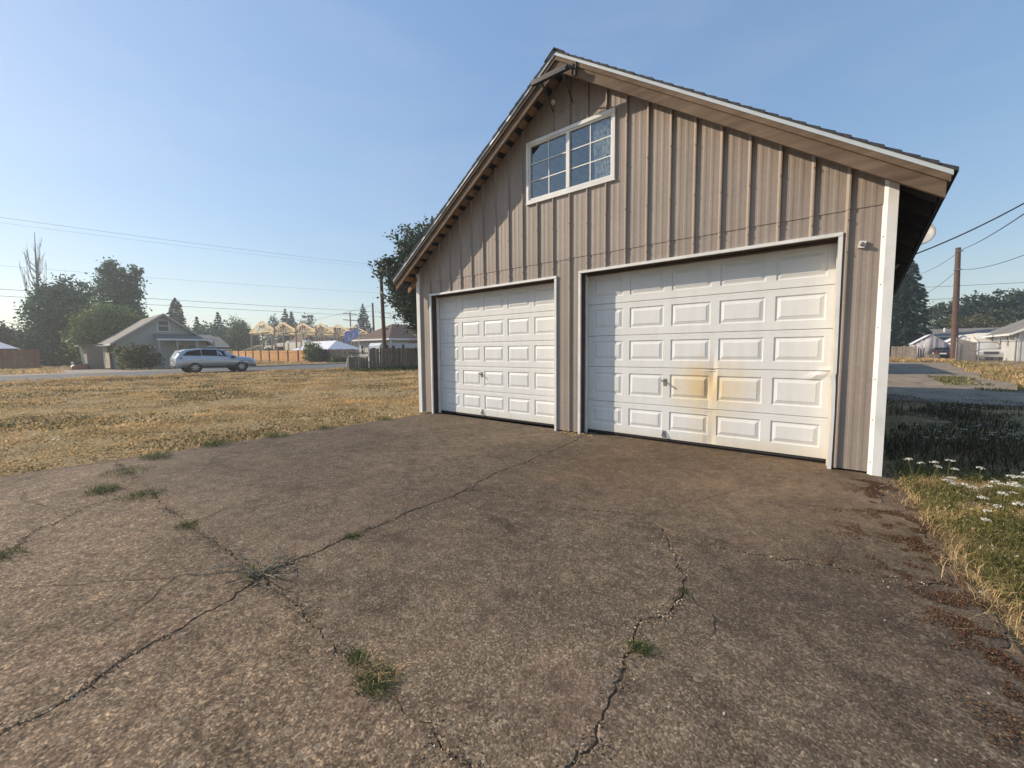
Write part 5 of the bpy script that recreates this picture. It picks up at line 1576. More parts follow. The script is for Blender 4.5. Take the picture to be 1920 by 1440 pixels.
# ================================================================== ALLEY SCENE, RIGHT
gh = thing('ranch_house', 'long low grey roofed house across the end of the alley', 'house', (18, 84, 0))
gable_house(gh, 12.9, 30, 80.5, 88, 2.95, 3.95, 0, MT['house_blue'], MT['roof_grey'], .5)
rake_boards(gh, 0, 12.4, 80.5, 88, 2.95, 3.95, .5, MT['white'], .06)
mb = MB(); mb.tube([(15.9, 82.5, 3.5), (15.9, 82.5, 4.15)], .14, 10); mb.build('roof_vent', MT['white'], gh)
mb = MB(); mb.prism([(9.6, 1.4), (12.9, 2.35), (12.9, 2.42), (9.6, 1.47)], 1, 80.4, 84); mb.build('lean_roof', MT['roof_grey'], gh)
for xa in (14.3, 17.5):
    window_y(gh, 80.5, xa, xa+1.2, 1.2, 2.3)
wh = thing('white_house', 'white walled house with grey gable roof behind the chain link fence', 'house', (21, 54, 0))
gable_house(wh, 16.9, 26.0, 47.8, 60.5, 2.62, 5.1, 1, MT['house_white'], MT['roof_grey'], .55)
rake_boards(wh, 1, 47.25, 16.9, 26.0, 2.62, 5.1, .55, MT['white'], .05)
window_x(wh, 16.9, 53.4, 54.1, 1.5, 2.15, 'white', 0, -1); window_x(wh, 16.9, 50.6, 51.4, 1.4, 2.2, 'white', 0, -1)
mb = MB(); mb.box(16.86, 17.0, 47.76, 47.9, 0, 2.6); mb.build('corner_board', MT['white'], wh)
mb = MB(); mb.tube([(16.4, 48.3, 2.4), (16.75, 47.9, 2.2), (16.8, 47.85, 0)], .05, 8); mb.build('downpipe', MT['white'], wh)
mb = MB(); mb.box(18.3, 18.45, 52, 52.15, 3.3, 3.85); mb.build('roof_vent', MT['black'], wh)

def tent(name, label, x0, x1, y0, y1, ze, zr, mat):
    t = thing(name, label, 'tent', ((x0+x1)/2, (y0+y1)/2, 0))
    xm = (x0+x1)/2
    # rippled front wall
    n = 24; v = []
    for i in range(n+1):
        x = x0+(x1-x0)*i/n; zt = ze+(zr-ze)*(1-abs(x-xm)/(xm-x0))
        yy = y0+.05*math.sin(i*1.1)+.02*math.sin(i*2.3)
        v += [(x, yy, 0), (x, y0+.03*math.sin(i*1.9), zt)]
    f = [(2*i, 2*i+2, 2*i+3, 2*i+1) for i in range(n)]
    o = make('front_wall', v, f, mat, t, True, False); o.modifiers.new('thickness', 'SOLIDIFY').thickness = .02
    for s in (x0, x1):
        mb = MB(); mb.box(s-.02, s+.02, y0+.1, y1, 0, ze); mb.build('side_wall', mat, t)
        mb = MB(); mb.prism([(s+(.12 if s > xm else -.12), ze-.05), (xm, zr), (xm, zr+.04), (s+(.12 if s > xm else -.12), ze-.01)], 1, y0-.1, y1); mb.build('roof_sheet', MT['canvas'], t)
    return t
tent('carport_tent', 'grey tarp tent with peaked roof left of the dark car', 11.3, 13.9, 59.2, 65, 1.75, 2.72, MT['greycanvas'])
tent('pavilion_tent', 'pale peaked tent directly behind the alley pole', 13.95, 16.7, 61.5, 67, 1.75, 2.62, MT['canvas'])
pb = thing('motor_coach', 'cream motorhome parked behind the white pickup', 'motorhome', (16.5, 63, 0))
mb = MB(); mb.prism([(57.5, .5), (66, .5), (66, 2.75), (58.2, 2.75), (57.4, 2.2)], 0, 15.9, 16.85); mb.build('body', MT['rv'], pb)
mb = MB(); mb.add([(16.05, 57.42, 1.55), (16.7, 57.42, 1.55), (16.7, 57.80, 2.35), (16.05, 57.80, 2.35)], [(0, 1, 2, 3)]); mb.build('windscreen', MT['house_blue'], pb)
for x in (15.95, 16.8):
    mb = MB(); mb.disc((x, 58.6, .38), (1, 0, 0), .38, .2, 14); mb.build('wheel', MT['tyre'], pb)

sd = [(-2.3, .35, .5, .66, .70, .70, .68, .6), (-2.22, .26, .55, .85, .93, .84, .80, .66), (-1.75, .22, .58, .92, 1.03, .87, .83, .68), (-1.45, .22, .58, .92, 1.12, .88, .84, .64), (-.75, .22, .58, .91, 1.43, .88, .84, .58), (.0, .22, .58, .90, 1.46, .88, .84, .58), (.45, .22, .58, .89, 1.32, .88, .84, .60), (.95, .22, .57, .88, 1.0, .88, .82, .68), (1.7, .24, .54, .80, .90, .86, .78, .64), (2.2, .28, .50, .66, .72, .74, .68, .55), (2.28, .36, .46, .54, .56, .55, .5, .42)]
dc, mk, S, side = car('dark_sedan', 'dark saloon car parked with its tail towards the alley', 'car', (13.55, 60.3, 0), math.radians(90), sd, MT['carblack'], (-1.35, 1.4), .32, .86,
    [[(-1.35, .2, True), (-.8, .85, True), (-.5, .9, True), (-1.35, .1, False), (-.5, .1, False)], [(-.45, .9, True), (.3, .88, True), (.85, .3, True), (-.45, .1, False), (.85, .1, False)]],
    ((.98, .62, 1.0), (.42, .52, 1.36)), ((-1.66, .60, 1.06), (-.82, .52, 1.41)), {})
for sg in (1, -1):
    b = MB(); b.add([(-2.30, sg*.40, .72), (-2.26, sg*.72, .72), (-2.10, sg*.82, .76), (-2.12, sg*.80, .90), (-2.25, sg*.70, .92), (-2.29, sg*.42, .88)], [(0, 1, 2, 3, 4, 5)]); mk('tail_light', b.v, b.f, MT['redlens'])
b = MB(); b.box(-2.34, -2.29, -.26, .26, .60, .74); mk('number_plate', b.v, b.f, MT['plate'])

pk = [(-2.75, .55, .75, .98, 1.0, .86, .86, .80), (-2.70, .50, .75, 1.02, 1.04, .92, .90, .84), (-.75, .46, .75, 1.04, 1.06, .93, .91, .85), (-.70, .46, .75, 1.06, 1.70, .93, .90, .66), (-.4, .46, .75, 1.06, 1.82, .93, .90, .66), (.45, .46, .75, 1.05, 1.82, .93, .90, .66), (.75, .46, .75, 1.05, 1.60, .93, .90, .70), (1.2, .46, .75, 1.03, 1.16, .93, .88, .78), (2.2, .46, .72, .98, 1.08, .92, .86, .76), (2.6, .50, .70, .90, .98, .88, .82, .72), (2.66, .55, .65, .8, .85, .84, .8, .7)]
pt, mk, S, side = car('white_pickup', 'white pickup truck behind the chain link fence beside the white house', 'pickup', (16.15, 55.2, 0), math.radians(-90), pk, MT['carwhite'], (-1.7, 1.65), .40, .90,
    [[(-.55, .85, True), (.35, .88, True), (.85, .3, True), (-.55, .1, False), (.85, .1, False)]],
    ((1.18, .74, 1.17), (.52, .60, 1.78)), None, {'spokes': False})
for sg in (1, -1):
    b = MB(); b.box(2.64, 2.69, min(sg*.50, sg*.78), max(sg*.50, sg*.78), .70, .86); mk('headlight', b.v, b.f, MT['clearlens'])
b = MB(); b.box(2.64, 2.70, -.47, .47, .66, .90); mk('grille', b.v, b.f, MT['black'])
b = MB(); b.box(2.62, 2.80, -.86, .86, .40, .60); mk('front_bumper', b.v, b.f, MT['chrome'])

board_fence('board_fence', 'brown board fence in dry grass left of the grey tent', (9.3, 52.6), (11.15, 52.2), 1.50, .145, MT['greyfence'], None, .03, back=1, posts=1.8, railz=(.3, 1.1))
board_fence('short_board_fence', 'knee high board fence in front of the grey tent', (11.75, 52.0), (12.75, 51.9), .72, .14, MT['greyfence'], None, .03, back=1, posts=.95, railz=(.2, .5))
ws = thing('woodpile_posts', 'few dark upright stakes beside the board fence', 'stakes', (11.5, 52.1, 0))
for x, hh in ((11.28, 1.35), (11.45, 1.2), (11.6, 1.3)):
    mb = MB(); mb.beam((x, 52.1, 0), (x+random.uniform(-.06, .06), 52.1, hh), .08, .08); mb.build('stake', MT['darkfence'], ws)

# chain link fence with a slatted panel, barbed arms on its posts
cf_ = thing('chain_link_fence', 'chain link fence with grey top rail along the alley', 'fence', (14.2, 40, 0))
fp_ = [(13.62, 50.0), (14.05, 43.0), (14.5, 34.8), (15.1, 25.0)]
MT['mesh'] = None
m, t, b = newmat('chain_link_wire')
b.inputs['Base Color'].default_value = (.30, .30, .30, 1); b.inputs['Roughness'].default_value = .5; b.inputs['Metallic'].default_value = .5
MT['mesh'] = m
for (xa, ya), (xb, yb) in zip(fp_, fp_[1:]):
    mb = MB(); mb.tube([(xa, ya, 1.68), (xb, yb, 1.68)], .030, 8); mb.build('top_rail', MT['galv'], cf_)
    # woven wire: two diagonal families
    L = math.hypot(xb-xa, yb-ya); dx, dy = (xb-xa)/L, (yb-ya)/L
    mb = MB(); step = .22; q = -1.6
    while q < L:
        for s in (1, -1):
            u0, z0_, u1, z1_ = q, (.05 if s > 0 else 1.65), q+1.6, (1.65 if s > 0 else .05)
            if u0 < 0: z0_ += (z1_-z0_)*(-u0)/1.6; u0 = 0
            if u1 > L: z1_ = z0_+(z1_-z0_)*(L-u0)/(u1-u0); u1 = L
            if u1-u0 > .05:
                mb.beam((xa+dx*u0, ya+dy*u0, z0_), (xa+dx*u1, ya+dy*u1, z1_), .006, .006)
        q += step
    o = mb.build('wire_mesh', MT['mesh'], cf_); o['kind'] = 'stuff'
for (x, y) in fp_:
    mb = MB(); mb.tube([(x, y, -.1), (x, y, 1.75)], .038, 8); mb.tube([(x, y, 1.7), (x-.32, y-.05, 2.12)], .022, 6); mb.build('post', MT['galv'], cf_)
sp_ = thing('slatted_gate', 'grey slatted chain link gate just right of the alley pole', 'gate', (14.2, 50.2, 0))
for i in range(16):
    x = 13.66+i*.077
    mb = MB(); mb.box(x, x+.070, 50.16, 50.175, .08, 2.12-.028*i+random.uniform(-.01, .01)); mb.build('slat', MT['shed_wall'], sp_)
mb = MB(); mb.tube([(13.62, 50.15, 0), (13.62, 50.15, 2.2)], .05, 8); mb.build('post', MT['galv'], sp_)

# outbuilding added out of sight behind the garage to shade the alley
ob = thing('shadowcaster', 'low gabled outbuilding added out of sight behind the garage to throw the dark band across the alley', 'shed', (3, 30, 0))
gable_house(ob, -1.0, 6.7, 22.6, 38.5, 2.5, 4.8, 1, MT['shed_wall'], MT['roof_grey'], .3)

# ================================================================== TREES
leafy_tree('maple_tree', 'dark leafy maple overhanging the left eave of the garage', 'tree', (-17.0, 15.6, 0), 2.4, .28,
    [(-.4, -2.6, 5.2, 2.0, 1.9, 1.6), (.2, -.8, 4.3, 2.2, 2.2, 1.9), (0, .2, 6.6, 2.2, 2.2, 2.1), (.4, .6, 8.6, 1.5, 1.6, 1.8), (.6, -1.9, 7.6, 1.3, 1.3, 1.2), (.2, -3.6, 6.0, 1.0, 1.0, .9), (-.2, 1.8, 4.6, 2.4, 2.2, 2.0), (.2, -1.6, 3.4, 1.5, 1.5, 1.0), (.3, -.6, 9.4, 1.3, 1.5, 1.4), (0, -3.0, 4.6, 1.1, 1.1, 1.0), (0, -4.7, 6.7, .9, .9, .8), (0, -3.7, 7.5, 1.2, 1.2, 1.1), (0, -2.4, 8.9, 1.4, 1.3, 1.4), (0, -3.9, 5.7, .9, .8, .7), (0, -2.6, 6.6, 1.5, 1.5, 1.4), (.2, 1.0, 2.8, 2.0, 2.0, 1.4)],
    42000, .22, 'leaf_dark', clump=.2)
leafy_tree('round_tree', 'big round dark green tree left of the cottage', 'tree', (-64, -2.2, 0), 1.5, .4,
    [(0, -1.0, 3.2, 3.2, 2.1, 3.2), (0, .6, 5.8, 3.4, 2.5, 3.4), (0, 1.6, 8.0, 2.6, 1.8, 2.4), (0, -.4, 7.2, 2.4, 1.6, 2.1), (0, 2.2, 3.0, 3.0, 2.4, 3.2), (0, 0, 1.4, 3.0, 2.4, 1.6), (0, 3.4, 1.6, 2.6, 1.8, 1.8)], 34000, .30, 'leaf_mid', clump=.17, hollow=.35, up=.4)
leafy_tree('feathery_tree', 'tall feathery tree behind the cottage with sky showing through', 'tree', (-69, 4.2, 0), 4.0, .35,
    [(0, -.9, 9.4, 2.0, 1.5, 3.4), (0, .9, 8.0, 2.0, 1.3, 3.6), (0, 1.4, 11.0, 1.3, .8, 2.2), (0, -.6, 12.0, 1.4, 1.0, 1.9), (0, .6, 5.4, 2.0, 1.6, 2.2)], 15000, .32, 'leaf_mid', clump=.17, up=.6, hollow=.45)
leafy_tree('laurel_tree', 'lighter green spreading tree just behind the shed', 'tree', (-56, 1.0, 0), 1.2, .3,
    [(0, -1.0, 3.0, 2.6, 1.7, 2.6), (0, .6, 4.2, 2.8, 2.0, 2.3), (0, 1.9, 3.8, 2.6, 1.5, 2.0), (0, -.2, 5.0, 2.0, 1.5, 1.3)], 13000, .30, 'leaf_laurel', clump=.2)
leafy_tree('plum_tree', 'purple leaved plum tree at the far left edge', 'tree', (-66, -7.2, 0), 1.2, .25,
    [(0, -1.2, 3.2, 2.6, 2.4, 2.3), (0, .9, 2.8, 2.2, 1.6, 1.9), (0, -2.6, 3.6, 2.2, 1.8, 2.4)], 9000, .32, 'leaf_purple', clump=.22)
# bare poplar
po = thing('bare_poplar', 'tall bare poplar with upswept branches above the round tree', 'tree', (-66, -3.3, 0))
mb = MB(); mb.tube([(-66, -3.3, 0), (-66, -3.3, 8), (-66, -3.25, 12.5), (-66, -3.15, 15.3)], [.22, .15, .07, .02], 7); mb.build('trunk', MT['deadbark'], po)
mb = MB()
for i in range(30):
    z0 = random.uniform(4.5, 12.0); a = random.uniform(0, 6.28); R_ = random.uniform(.7, 1.5)*(1 if z0 < 9 else .55); L = random.uniform(2.6, 5.0)*(1 if z0 < 9 else .6)
    c0 = Vector((-66, -3.3, z0)); c1 = c0+Vector((math.cos(a)*R_*.75, math.sin(a)*R_*.75, L*.35)); c2 = c0+Vector((math.cos(a)*R_, math.sin(a)*R_, L)); 
    mb.tube([c0, c1, c2], [.045, .03, .010], 5)
    for k in range(3):
        u = random.uniform(.3, .9); q = c1.lerp(c2, u); e = q+Vector((random.uniform(-.3, .3), random.uniform(-.3, .3), random.uniform(.5, 1.2))); mb.tube([q, e], [.02, .007], 4)
o = mb.build('branches', MT['deadbark'], po)
# shrubs by the cottage and along the far fence
leafy_tree('olive_shrub', 'olive green straggly shrub in front of the cottage', 'shrub', (-40.6, 1.3, 0), .5, .07, [(0, -.3, 1.0, .7, .75, .9), (0, .5, 1.1, .7, .7, .8), (0, .9, .8, .5, .5, .6), (0, .15, 1.7, .5, .5, .5)], 2800, .20, 'leaf_olive', clump=.34, up=.7)
leafy_tree('pale_shrub', 'thin pale leaved shrub against the sunny corner of the cottage', 'shrub', (-41.6, .35, 0), .3, .04, [(0, 0, .8, .5, .45, .7), (0, .2, 1.5, .4, .4, .4)], 900, .18, 'leaf_light', clump=.3, up=.4)
leafy_tree('fence_bush', 'round green bush growing at the end of the cedar fence', 'bush', (-49.5, 20.4, 0), .4, .08, [(0, 0, 1.5, 1.8, 1.0, 1.1), (.3, 0, .7, 1.6, .9, .7)], 4200, .22, 'leaf_light', clump=.22)
leafy_tree('low_bush', 'low weedy green bush at the foot of the dark fence', 'bush', (-43.4, 20.6, 0), .2, .04, [(0, 0, .45, 1.2, .6, .45)], 1400, .2, 'leaf_light', clump=.25)
leafy_tree('bamboo_clump', 'tall yellow green clump left of the truss frame', 'tree', (-91, 23.6, 0), 1.0, .15, [(0, -.4, 2.8, 2.0, 1.3, 2.8), (0, .6, 5.0, 1.8, 1.3, 2.8), (0, 1.6, 3.6, 2.0, 1.5, 3.4), (0, 1.8, 6.2, 1.4, 1.1, 1.9)], 7000, .36, 'leaf_light', clump=.22, up=.8)
# far trees behind the street
def far_tree(lbl, x, y, h, r, mat='leaf_mid', n=3200):
    leafy_tree('distant_tree', lbl, 'tree', (x, y, 0), h*.3, .25, [(0, 0, h*.55, r, r, h*.36), (0, r*.5, h*.42, r*.8, r*.8, h*.3), (0, -r*.5, h*.38, r*.8, r*.8, h*.3), (0, r*.1, h*.8, r*.55, r*.55, h*.2)], n, .5, mat, None, clump=.22)
conifer('cypress_tree', 'hazy rounded conifer rising behind the cottage roof', (-100, 16.2, 0), 12.4, 2.7, 26, 'needle', 'hazy trees beyond the street', .1, .05, 40, .6, taper=.45)
conifer('distant_conifer', 'small pale fir left of the other distant firs', (-108, 21.5, 0), 9.4, 3.6, 16, 'needle', 'hazy trees beyond the street', .2, .1, 30, .6)
conifer('distant_conifer', 'pointed fir in the gap right of the cottage', (-106, 25.0, 0), 10.6, 4.4, 18, 'needle', 'hazy trees beyond the street', .2, .1, 34, .6)
far_tree('low grey green tree behind the dark roofed house', -102, 22.5, 8.0, 4.2)
far_tree('broad hazy tree right of the pointed fir', -106, 27.2, 8.4, 4.0)
far_tree('hazy tree low between the cottage roof and the firs', -104, 19.2, 7.2, 3.6)
far_tree('rounded hazy tree left of the yellow green clump', -104, 29.0, 7.8, 3.0)
far_tree('bushy tree behind the first roof truss', -118, 41.0, 11.2, 3.4)
conifer('distant_conifer', 'twin topped fir behind the second roof truss', (-112, 42.0, 0), 13.0, 4.2, 20, 'needle', 'hazy trees beyond the street', .2, .1, 36, .6)
conifer('distant_conifer', 'right hand fir of the pair behind the second roof truss', (-112, 43.6, 0), 12.4, 4.0, 20, 'needle', 'hazy trees beyond the street', .2, .1, 36, .6)
far_tree('spreading pine behind the third roof truss', -110, 46.5, 11.4, 3.4, 'pine')
far_tree('smaller dark tree left of the far crossarm pole', -112, 51.5, 9.6, 3.0, 'pine')
far_tree('rounded tree behind the last roof truss', -108, 58.0, 8.6, 3.2)
conifer('blue_spruce', 'symmetrical blue grey spruce above the flag', (-92, 53.0, 0), 13.6, 6.0, 24, 'bluespruce', 'hazy trees beyond the street', .3, .06, 46, .55)
# right side
conifer('douglas_fir', 'big dark fir standing beyond the right wall of the garage', (11.35, 77, 0), 14.2, 3.1, 30, 'needle', None, .25, .04, 95, .5, .22, .55)
for (x, y, h, r, lb) in ((19.0, 112, 10.6, 3.4, 'leftmost dark pine behind the grey roofed house'), (22.2, 113, 11.8, 3.6, 'second dark pine behind the alley pole'), (25.6, 112, 12.4, 3.8, 'tallest dark pine above the long grey roof'), (29.2, 114, 11.6, 3.6, 'dark pine above the white house eave'), (33.5, 116, 10.8, 3.4, 'rightmost dark pine at the frame edge')):
    leafy_tree('pine_tree', lb, 'tree', (x, y, 0), h*.4, .3, [(0, 0, h*.62, r, r, h*.28), (-r*.4, 0, h*.40, r*.9, r*.9, h*.28), (r*.5, 0, h*.42, r*.9, r*.9, h*.26), (r*.1, 0, h*.84, r*.6, r*.6, h*.15), (-.5*r, 0, h*.74, r*.5, r*.5, h*.14)], 5200, .5, 'pine', 'dark pines behind the grey roof', clump=.2)
leafy_tree('rusty_tree', 'low brownish tree between the pines and the grey roof', 'tree', (21.5, 100, 0), 1.5, .2, [(0, 0, 4.0, 3.6, 2.0, 2.4), (3.0, 0, 3.4, 3.0, 2.0, 2.0)], 4200, .42, 'leaf_olive', None, clump=.22)

# ================================================================== GRASS AND WEEDS
def clear_drive(x, y): return (x > .36) & (x < 7.75) & (y < .05)
# mown dry lawn on the left
n = 230000
x = rng.uniform(-24.2, .85, n*2); y = rng.uniform(-9.0, 20.0, n*2)
# keep what the camera can see, denser close by
d = np.hypot(x-CAM.x, y-CAM.y)
dens = np.clip(10.0/d, .25, 1.0)*np.clip(.05+2.2*vnoise(x, y, .8, 3)*vnoise(x, y, 2.4, 4)*1.6, .10, 1)
edge = .30+.10*np.sin(y*2.1)+.34*(vnoise(x*0+3, y, 1.6, 8)-.35)+.22*(vnoise(x*0+3, y, 5.0, 9)-.5)
keep = (rng.random(n*2) < dens) & ((x < edge) | (y < -5.0) & (x < .30)) & ((y < 11.2+0*x) | (x > -20.2)) & ~((x > -.02) & (y > .0))
keep &= ~((x > -13) & (y > 9) & (x > -8))
x, y, d = x[keep][:n], y[keep][:n], d[keep][:n]
P = np.stack([x, y, gzv(x, y)-.005], 1)
g1 = vnoise(x, y, .45, 11)*.55+vnoise(x, y, 1.9, 12)*.45
isgreen = (g1 > .56) & (rng.random(len(x)) < .55) | (x > -.1) & (vnoise(x, y, 1.3, 14) > .62) & (rng.random(len(x)) < .3) | (x < -17) & (y > 8) & (rng.random(len(x)) < .6) & (x < -18)
hh = .018+.05*vnoise(x, y, .7, 15)**1.5+.02*(d > 18)
for sel, mat, nm, sc, lb in ((~isgreen, 'straw', 'dry_lawn_grass', 1.0, 'short sun dried golden grass of the lawn left of the garage'), (isgreen, 'olivegrass', 'green_lawn_grass', .9, 'greener weedy patches in the dry lawn')):
    V, F = blades(P[sel], hh[sel]*sc, .011*(1+d[sel]/7.0), 1.0, .5)
    o = npmesh(nm, V, F, MT[mat]); tag(o, lb, 'grass', None, 'stuff')
# small white clover heads in the lawn
n = 800
x = rng.uniform(-20, .3, n*6); y = rng.uniform(-7, 17, n*6)
k = (vnoise(x, y, .28, 21)*.7+vnoise(x, y, 1.2, 22)*.5 > .70) & ~((x > -.05) & (y > -.1)) & ~((y > 11) & (x < -20))
x, y = x[k][:n], y[k][:n]
d = np.hypot(x-CAM.x, y-CAM.y)
P = np.stack([x, y, gzv(x, y)+.05+.05*rng.random(len(x))], 1)
P = np.repeat(P, 5, axis=0)+rng.normal(size=(len(x)*5, 3))*.010
V, F = leaf_cards(P, .026, .3, .9); o = npmesh('clover_heads', V, F, MT['flower']); tag(o, 'small white clover heads dotted through the dry lawn', 'flowers', None, 'stuff')

# dry grass along the street edge, the far yards and the alley bank
def patch(nm, lb, n, xr, yr, h, wd, mat, cond=None, lean=.8):
    x = rng.uniform(*xr, n); y = rng.uniform(*yr, n)
    if cond is not None:
        k = cond(x, y); x, y = x[k], y[k]
    P = np.stack([x, y, gzv(x, y)-.005], 1)
    V, F = blades(P, h*(.5+vnoise(x, y, .7, 31)), wd, lean, .5)
    o = npmesh(nm, V, F, MT[mat]); return tag(o, lb, 'grass', None, 'stuff')
patch('verge_grass', 'longer dry grass along the near edge of the street', 16000, (-24.6, -22.2), (-9, 16), .16, .035, 'straw', lambda x, y: (y < 10) | (x > -23.6))
patch('far_yard_grass', 'dry grass in the yards across the street', 22000, (-60, -36.5), (-12, 20.5), .14, .09, 'straw', lambda x, y: (x < -37.2-.12*np.maximum(y, 0)) & ~((x > -53) & (x < -42.6) & (y > -2.2) & (y < 7.2)) & ~((x > -44.5) & (y > -3.4) & (y < .4)))
patch('fence_foot_grass', 'green grass at the foot of the silvered fence', 5200, (-19.9, -17.6), (9.2, 16), .15, .03, 'greengrass', lambda x, y: rng.random(len(x)) < np.clip(1.2-(x+19.9)/2.2, 0, 1))
bank = lambda x, y: (x > np.interp(y, [9, 14, 23.5, 35, 45, 60], [12.0, 11.4, 11.8, 12.4, 12.9, 13.0])+.25*np.sin(y*.8)-.2)
patch('alley_bank_grass', 'tall dry grass on the bank right of the alley', 30000, (11.0, 17), (13, 51), .17, .03, 'straw', bank)
patch('alley_bank_weeds', 'green weeds mixed in the alley bank', 7000, (11.0, 17), (13, 51), .22, .035, 'weed', lambda x, y: bank(x, y) & (vnoise(x, y, .5, 41) > .5))
patch('alley_end_grass', 'dry grass before the board fence at the alley end', 14000, (5, 13.5), (48.2, 58), .30, .06, 'straw', lambda x, y: vnoise(x, y, .8, 43) > .25)
patch('alley_centre_weeds', 'thin green strip growing along the middle of the alley', 1600, (9.6, 10.9), (13, 22), .08, .03, 'weed', lambda x, y: vnoise(x, y, .8, 44) > .45)
# shaded weeds beside the garage wall
sh_w = lambda x, y: (x > 7.66) & (y > -.1)
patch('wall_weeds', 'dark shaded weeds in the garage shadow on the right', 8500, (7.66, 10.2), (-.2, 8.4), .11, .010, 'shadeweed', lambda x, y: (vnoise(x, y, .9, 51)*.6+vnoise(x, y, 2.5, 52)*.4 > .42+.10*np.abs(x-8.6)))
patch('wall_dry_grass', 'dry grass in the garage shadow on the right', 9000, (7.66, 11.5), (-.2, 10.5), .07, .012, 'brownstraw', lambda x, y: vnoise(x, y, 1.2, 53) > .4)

# ---- weedy bed right of the driveway, close to the camera
def bed_edge(y): return np.interp(y, [-5, -3.2, -2.42, -1.71, -1.18, 0], [8.30, 8.10, 7.93, 7.86, 7.76, 7.66])
n = 190000
x = rng.uniform(7.55, 11.0, n); y = rng.uniform(-5.2, .6, n)
off = x-bed_edge(y)+.10*(vnoise(x, y, 5, 60)-.5)
k = (off > -.14) & (rng.random(n) < np.clip((off+.10)*2.0, .02, 1)) & (rng.random(n) < np.clip(1.4-off*.25, .3, 1))
x, y, off = x[k], y[k], off[k]
P = np.stack([x, y, gzv(x, y)-.004], 1)
lush = (vnoise(x, y, 2.4, 61)*.5+vnoise(x, y, 7.0, 62)*.5 > .43) & (off > .08) & (rng.random(len(x)) < .85)
V, F = blades(P[~lush], .055+.05*vnoise(x, y, 3, 63)[~lush], .0034, 1.3, .6); o = npmesh('bed_dry_grass', V, F, MT['straw']); tag(o, 'bleached dry grass along the right edge of the driveway', 'grass', None, 'stuff')
Pl = P[lush]
V, F = blades(Pl, .08+.08*vnoise(x, y, 2.2, 64)[lush], .0036, .9, .5); o = npmesh('bed_weeds', V, F, MT['weed']); tag(o, 'lush green weeds right of the driveway', 'weeds', None, 'stuff')
Q = np.repeat(Pl[::4], 2, axis=0)+rng.normal(size=(len(Pl[::4])*2, 3))*np.array([.02, .02, .015])+np.array([0, 0, .05]); Q[:, 2] += .07*rng.random(len(Q))
V, F = leaf_cards(Q, .015, .5, .5); o = npmesh('bed_leaves', V, F, MT['weed']); tag(o, 'small leaves of the weeds right of the driveway', 'weeds', None, 'stuff')

n = 1500
x = rng.uniform(7.8, 10.5, n); y = rng.uniform(-4.5, .2, n); k = (x-bed_edge(y) > .12) & (vnoise(x, y, 3, 66) > .42); x, y = x[k], y[k]
P = np.stack([x, y, gzv(x, y)+.05+.10*rng.random(len(x))], 1); P = np.repeat(P, 6, axis=0)+rng.normal(size=(len(P)*6, 3))*np.array([.009, .009, .004])
V, F = leaf_cards(P, .010, .4, .8); o = npmesh('seed_heads', V, F, MT['seed']); tag(o, 'small cream seed heads scattered through the weeds right of the driveway', 'seed heads', None, 'stuff')
# wild carrot plants with flat white heads
def carrot(label, h, heads):
    t = thing('wild_carrot', label, 'wildflower', (0, 0, 0), 0, 'white flat headed wildflowers right of the driveway')
    mb = MB(); fl_ = []
    for k in range(heads):
        a = 2*math.pi*k/heads+.4; q = .02+.06*(k > 0)
        tip = (math.cos(a)*q, math.sin(a)*q, h*(1-.10*k+.02*random.random()))
        mb.tube([(0, 0, 0), (math.cos(a)*q*.3, math.sin(a)*q*.3, h*.5), tip], [.0035, .003, .002], 5)
        r = .033*(1-.12*k)
        m = 46
        rr = r*np.sqrt(rng.random(m)); aa = rng.random(m)*6.283
        C = np.stack([tip[0]+rr*np.cos(aa), tip[1]+rr*np.sin(aa), tip[2]+.006+.008*(1-(rr/r)**2)+.002*rng.normal(size=m)], 1); fl_.append(C)
    mb.build('stem', MT['weed'], t)
    C = np.concatenate(fl_); ax_ = np.stack([rng.normal(size=len(C)), rng.normal(size=len(C)), .15*rng.normal(size=len(C))], 1); ax_ /= np.linalg.norm(ax_, axis=1, keepdims=True)
    V, F = leaf_cards(C, .011, .3, .9, axes=ax_); npmesh('flower_head', V, F, MT['flower'], t)
    L = rng.normal(size=(40, 3))*np.array([.05, .05, h*.16])+np.array([0, 0, h*.32]); V, F = leaf_cards(L, .035, .4, .3); npmesh('leaf', V, F, MT['weed'], t)
    return t
LB = 'white lacy flat headed wildflower in the weeds right of the driveway'
protos = [carrot(LB, .24, 2), carrot(LB, .30, 3), carrot(LB, .19, 1)]
spots = [(7.84, -.20), (8.02, -.34), (8.13, -.62), (8.00, -.86), (8.28, -.80), (8.42, -.45), (8.20, -1.18), (8.36, -1.30), (8.10, -1.45), (8.52, -1.05), (8.33, -1.72), (8.22, -2.0), (8.46, -1.9), (8.40, -2.25), (8.62, -1.5), (8.70, -.7), (8.55, -.15), (8.30, .22), (8.9, .35), (9.0, -.9), (7.95, .05), (8.34, -2.55), (8.8, -1.9), (8.6, .1), (8.05, -.55), (8.25, -.95), (8.15, -1.02), (8.42, -1.55), (8.38, -.62), (8.55, -.88)]
ORD = ['first', 'second', 'third', 'fourth', 'fifth', 'sixth', 'seventh', 'eighth', 'ninth', 'tenth', 'eleventh', 'twelfth', 'thirteenth', 'fourteenth', 'fifteenth', 'sixteenth', 'seventeenth', 'eighteenth', 'nineteenth', 'twentieth', 'twenty first', 'twenty second', 'twenty third', 'twenty fourth', 'twenty fifth', 'twenty sixth', 'last but three', 'last but two', 'last but one', 'last']
LABELS = {}
for r_i, i in enumerate(sorted(range(len(spots)), key=lambda q: -spots[q][1])):
    LABELS[i] = ORD[r_i]+' '+('two headed', 'three headed', 'single headed')[i % 3]+' white lacy wildflower counting from the garage corner towards the camera'
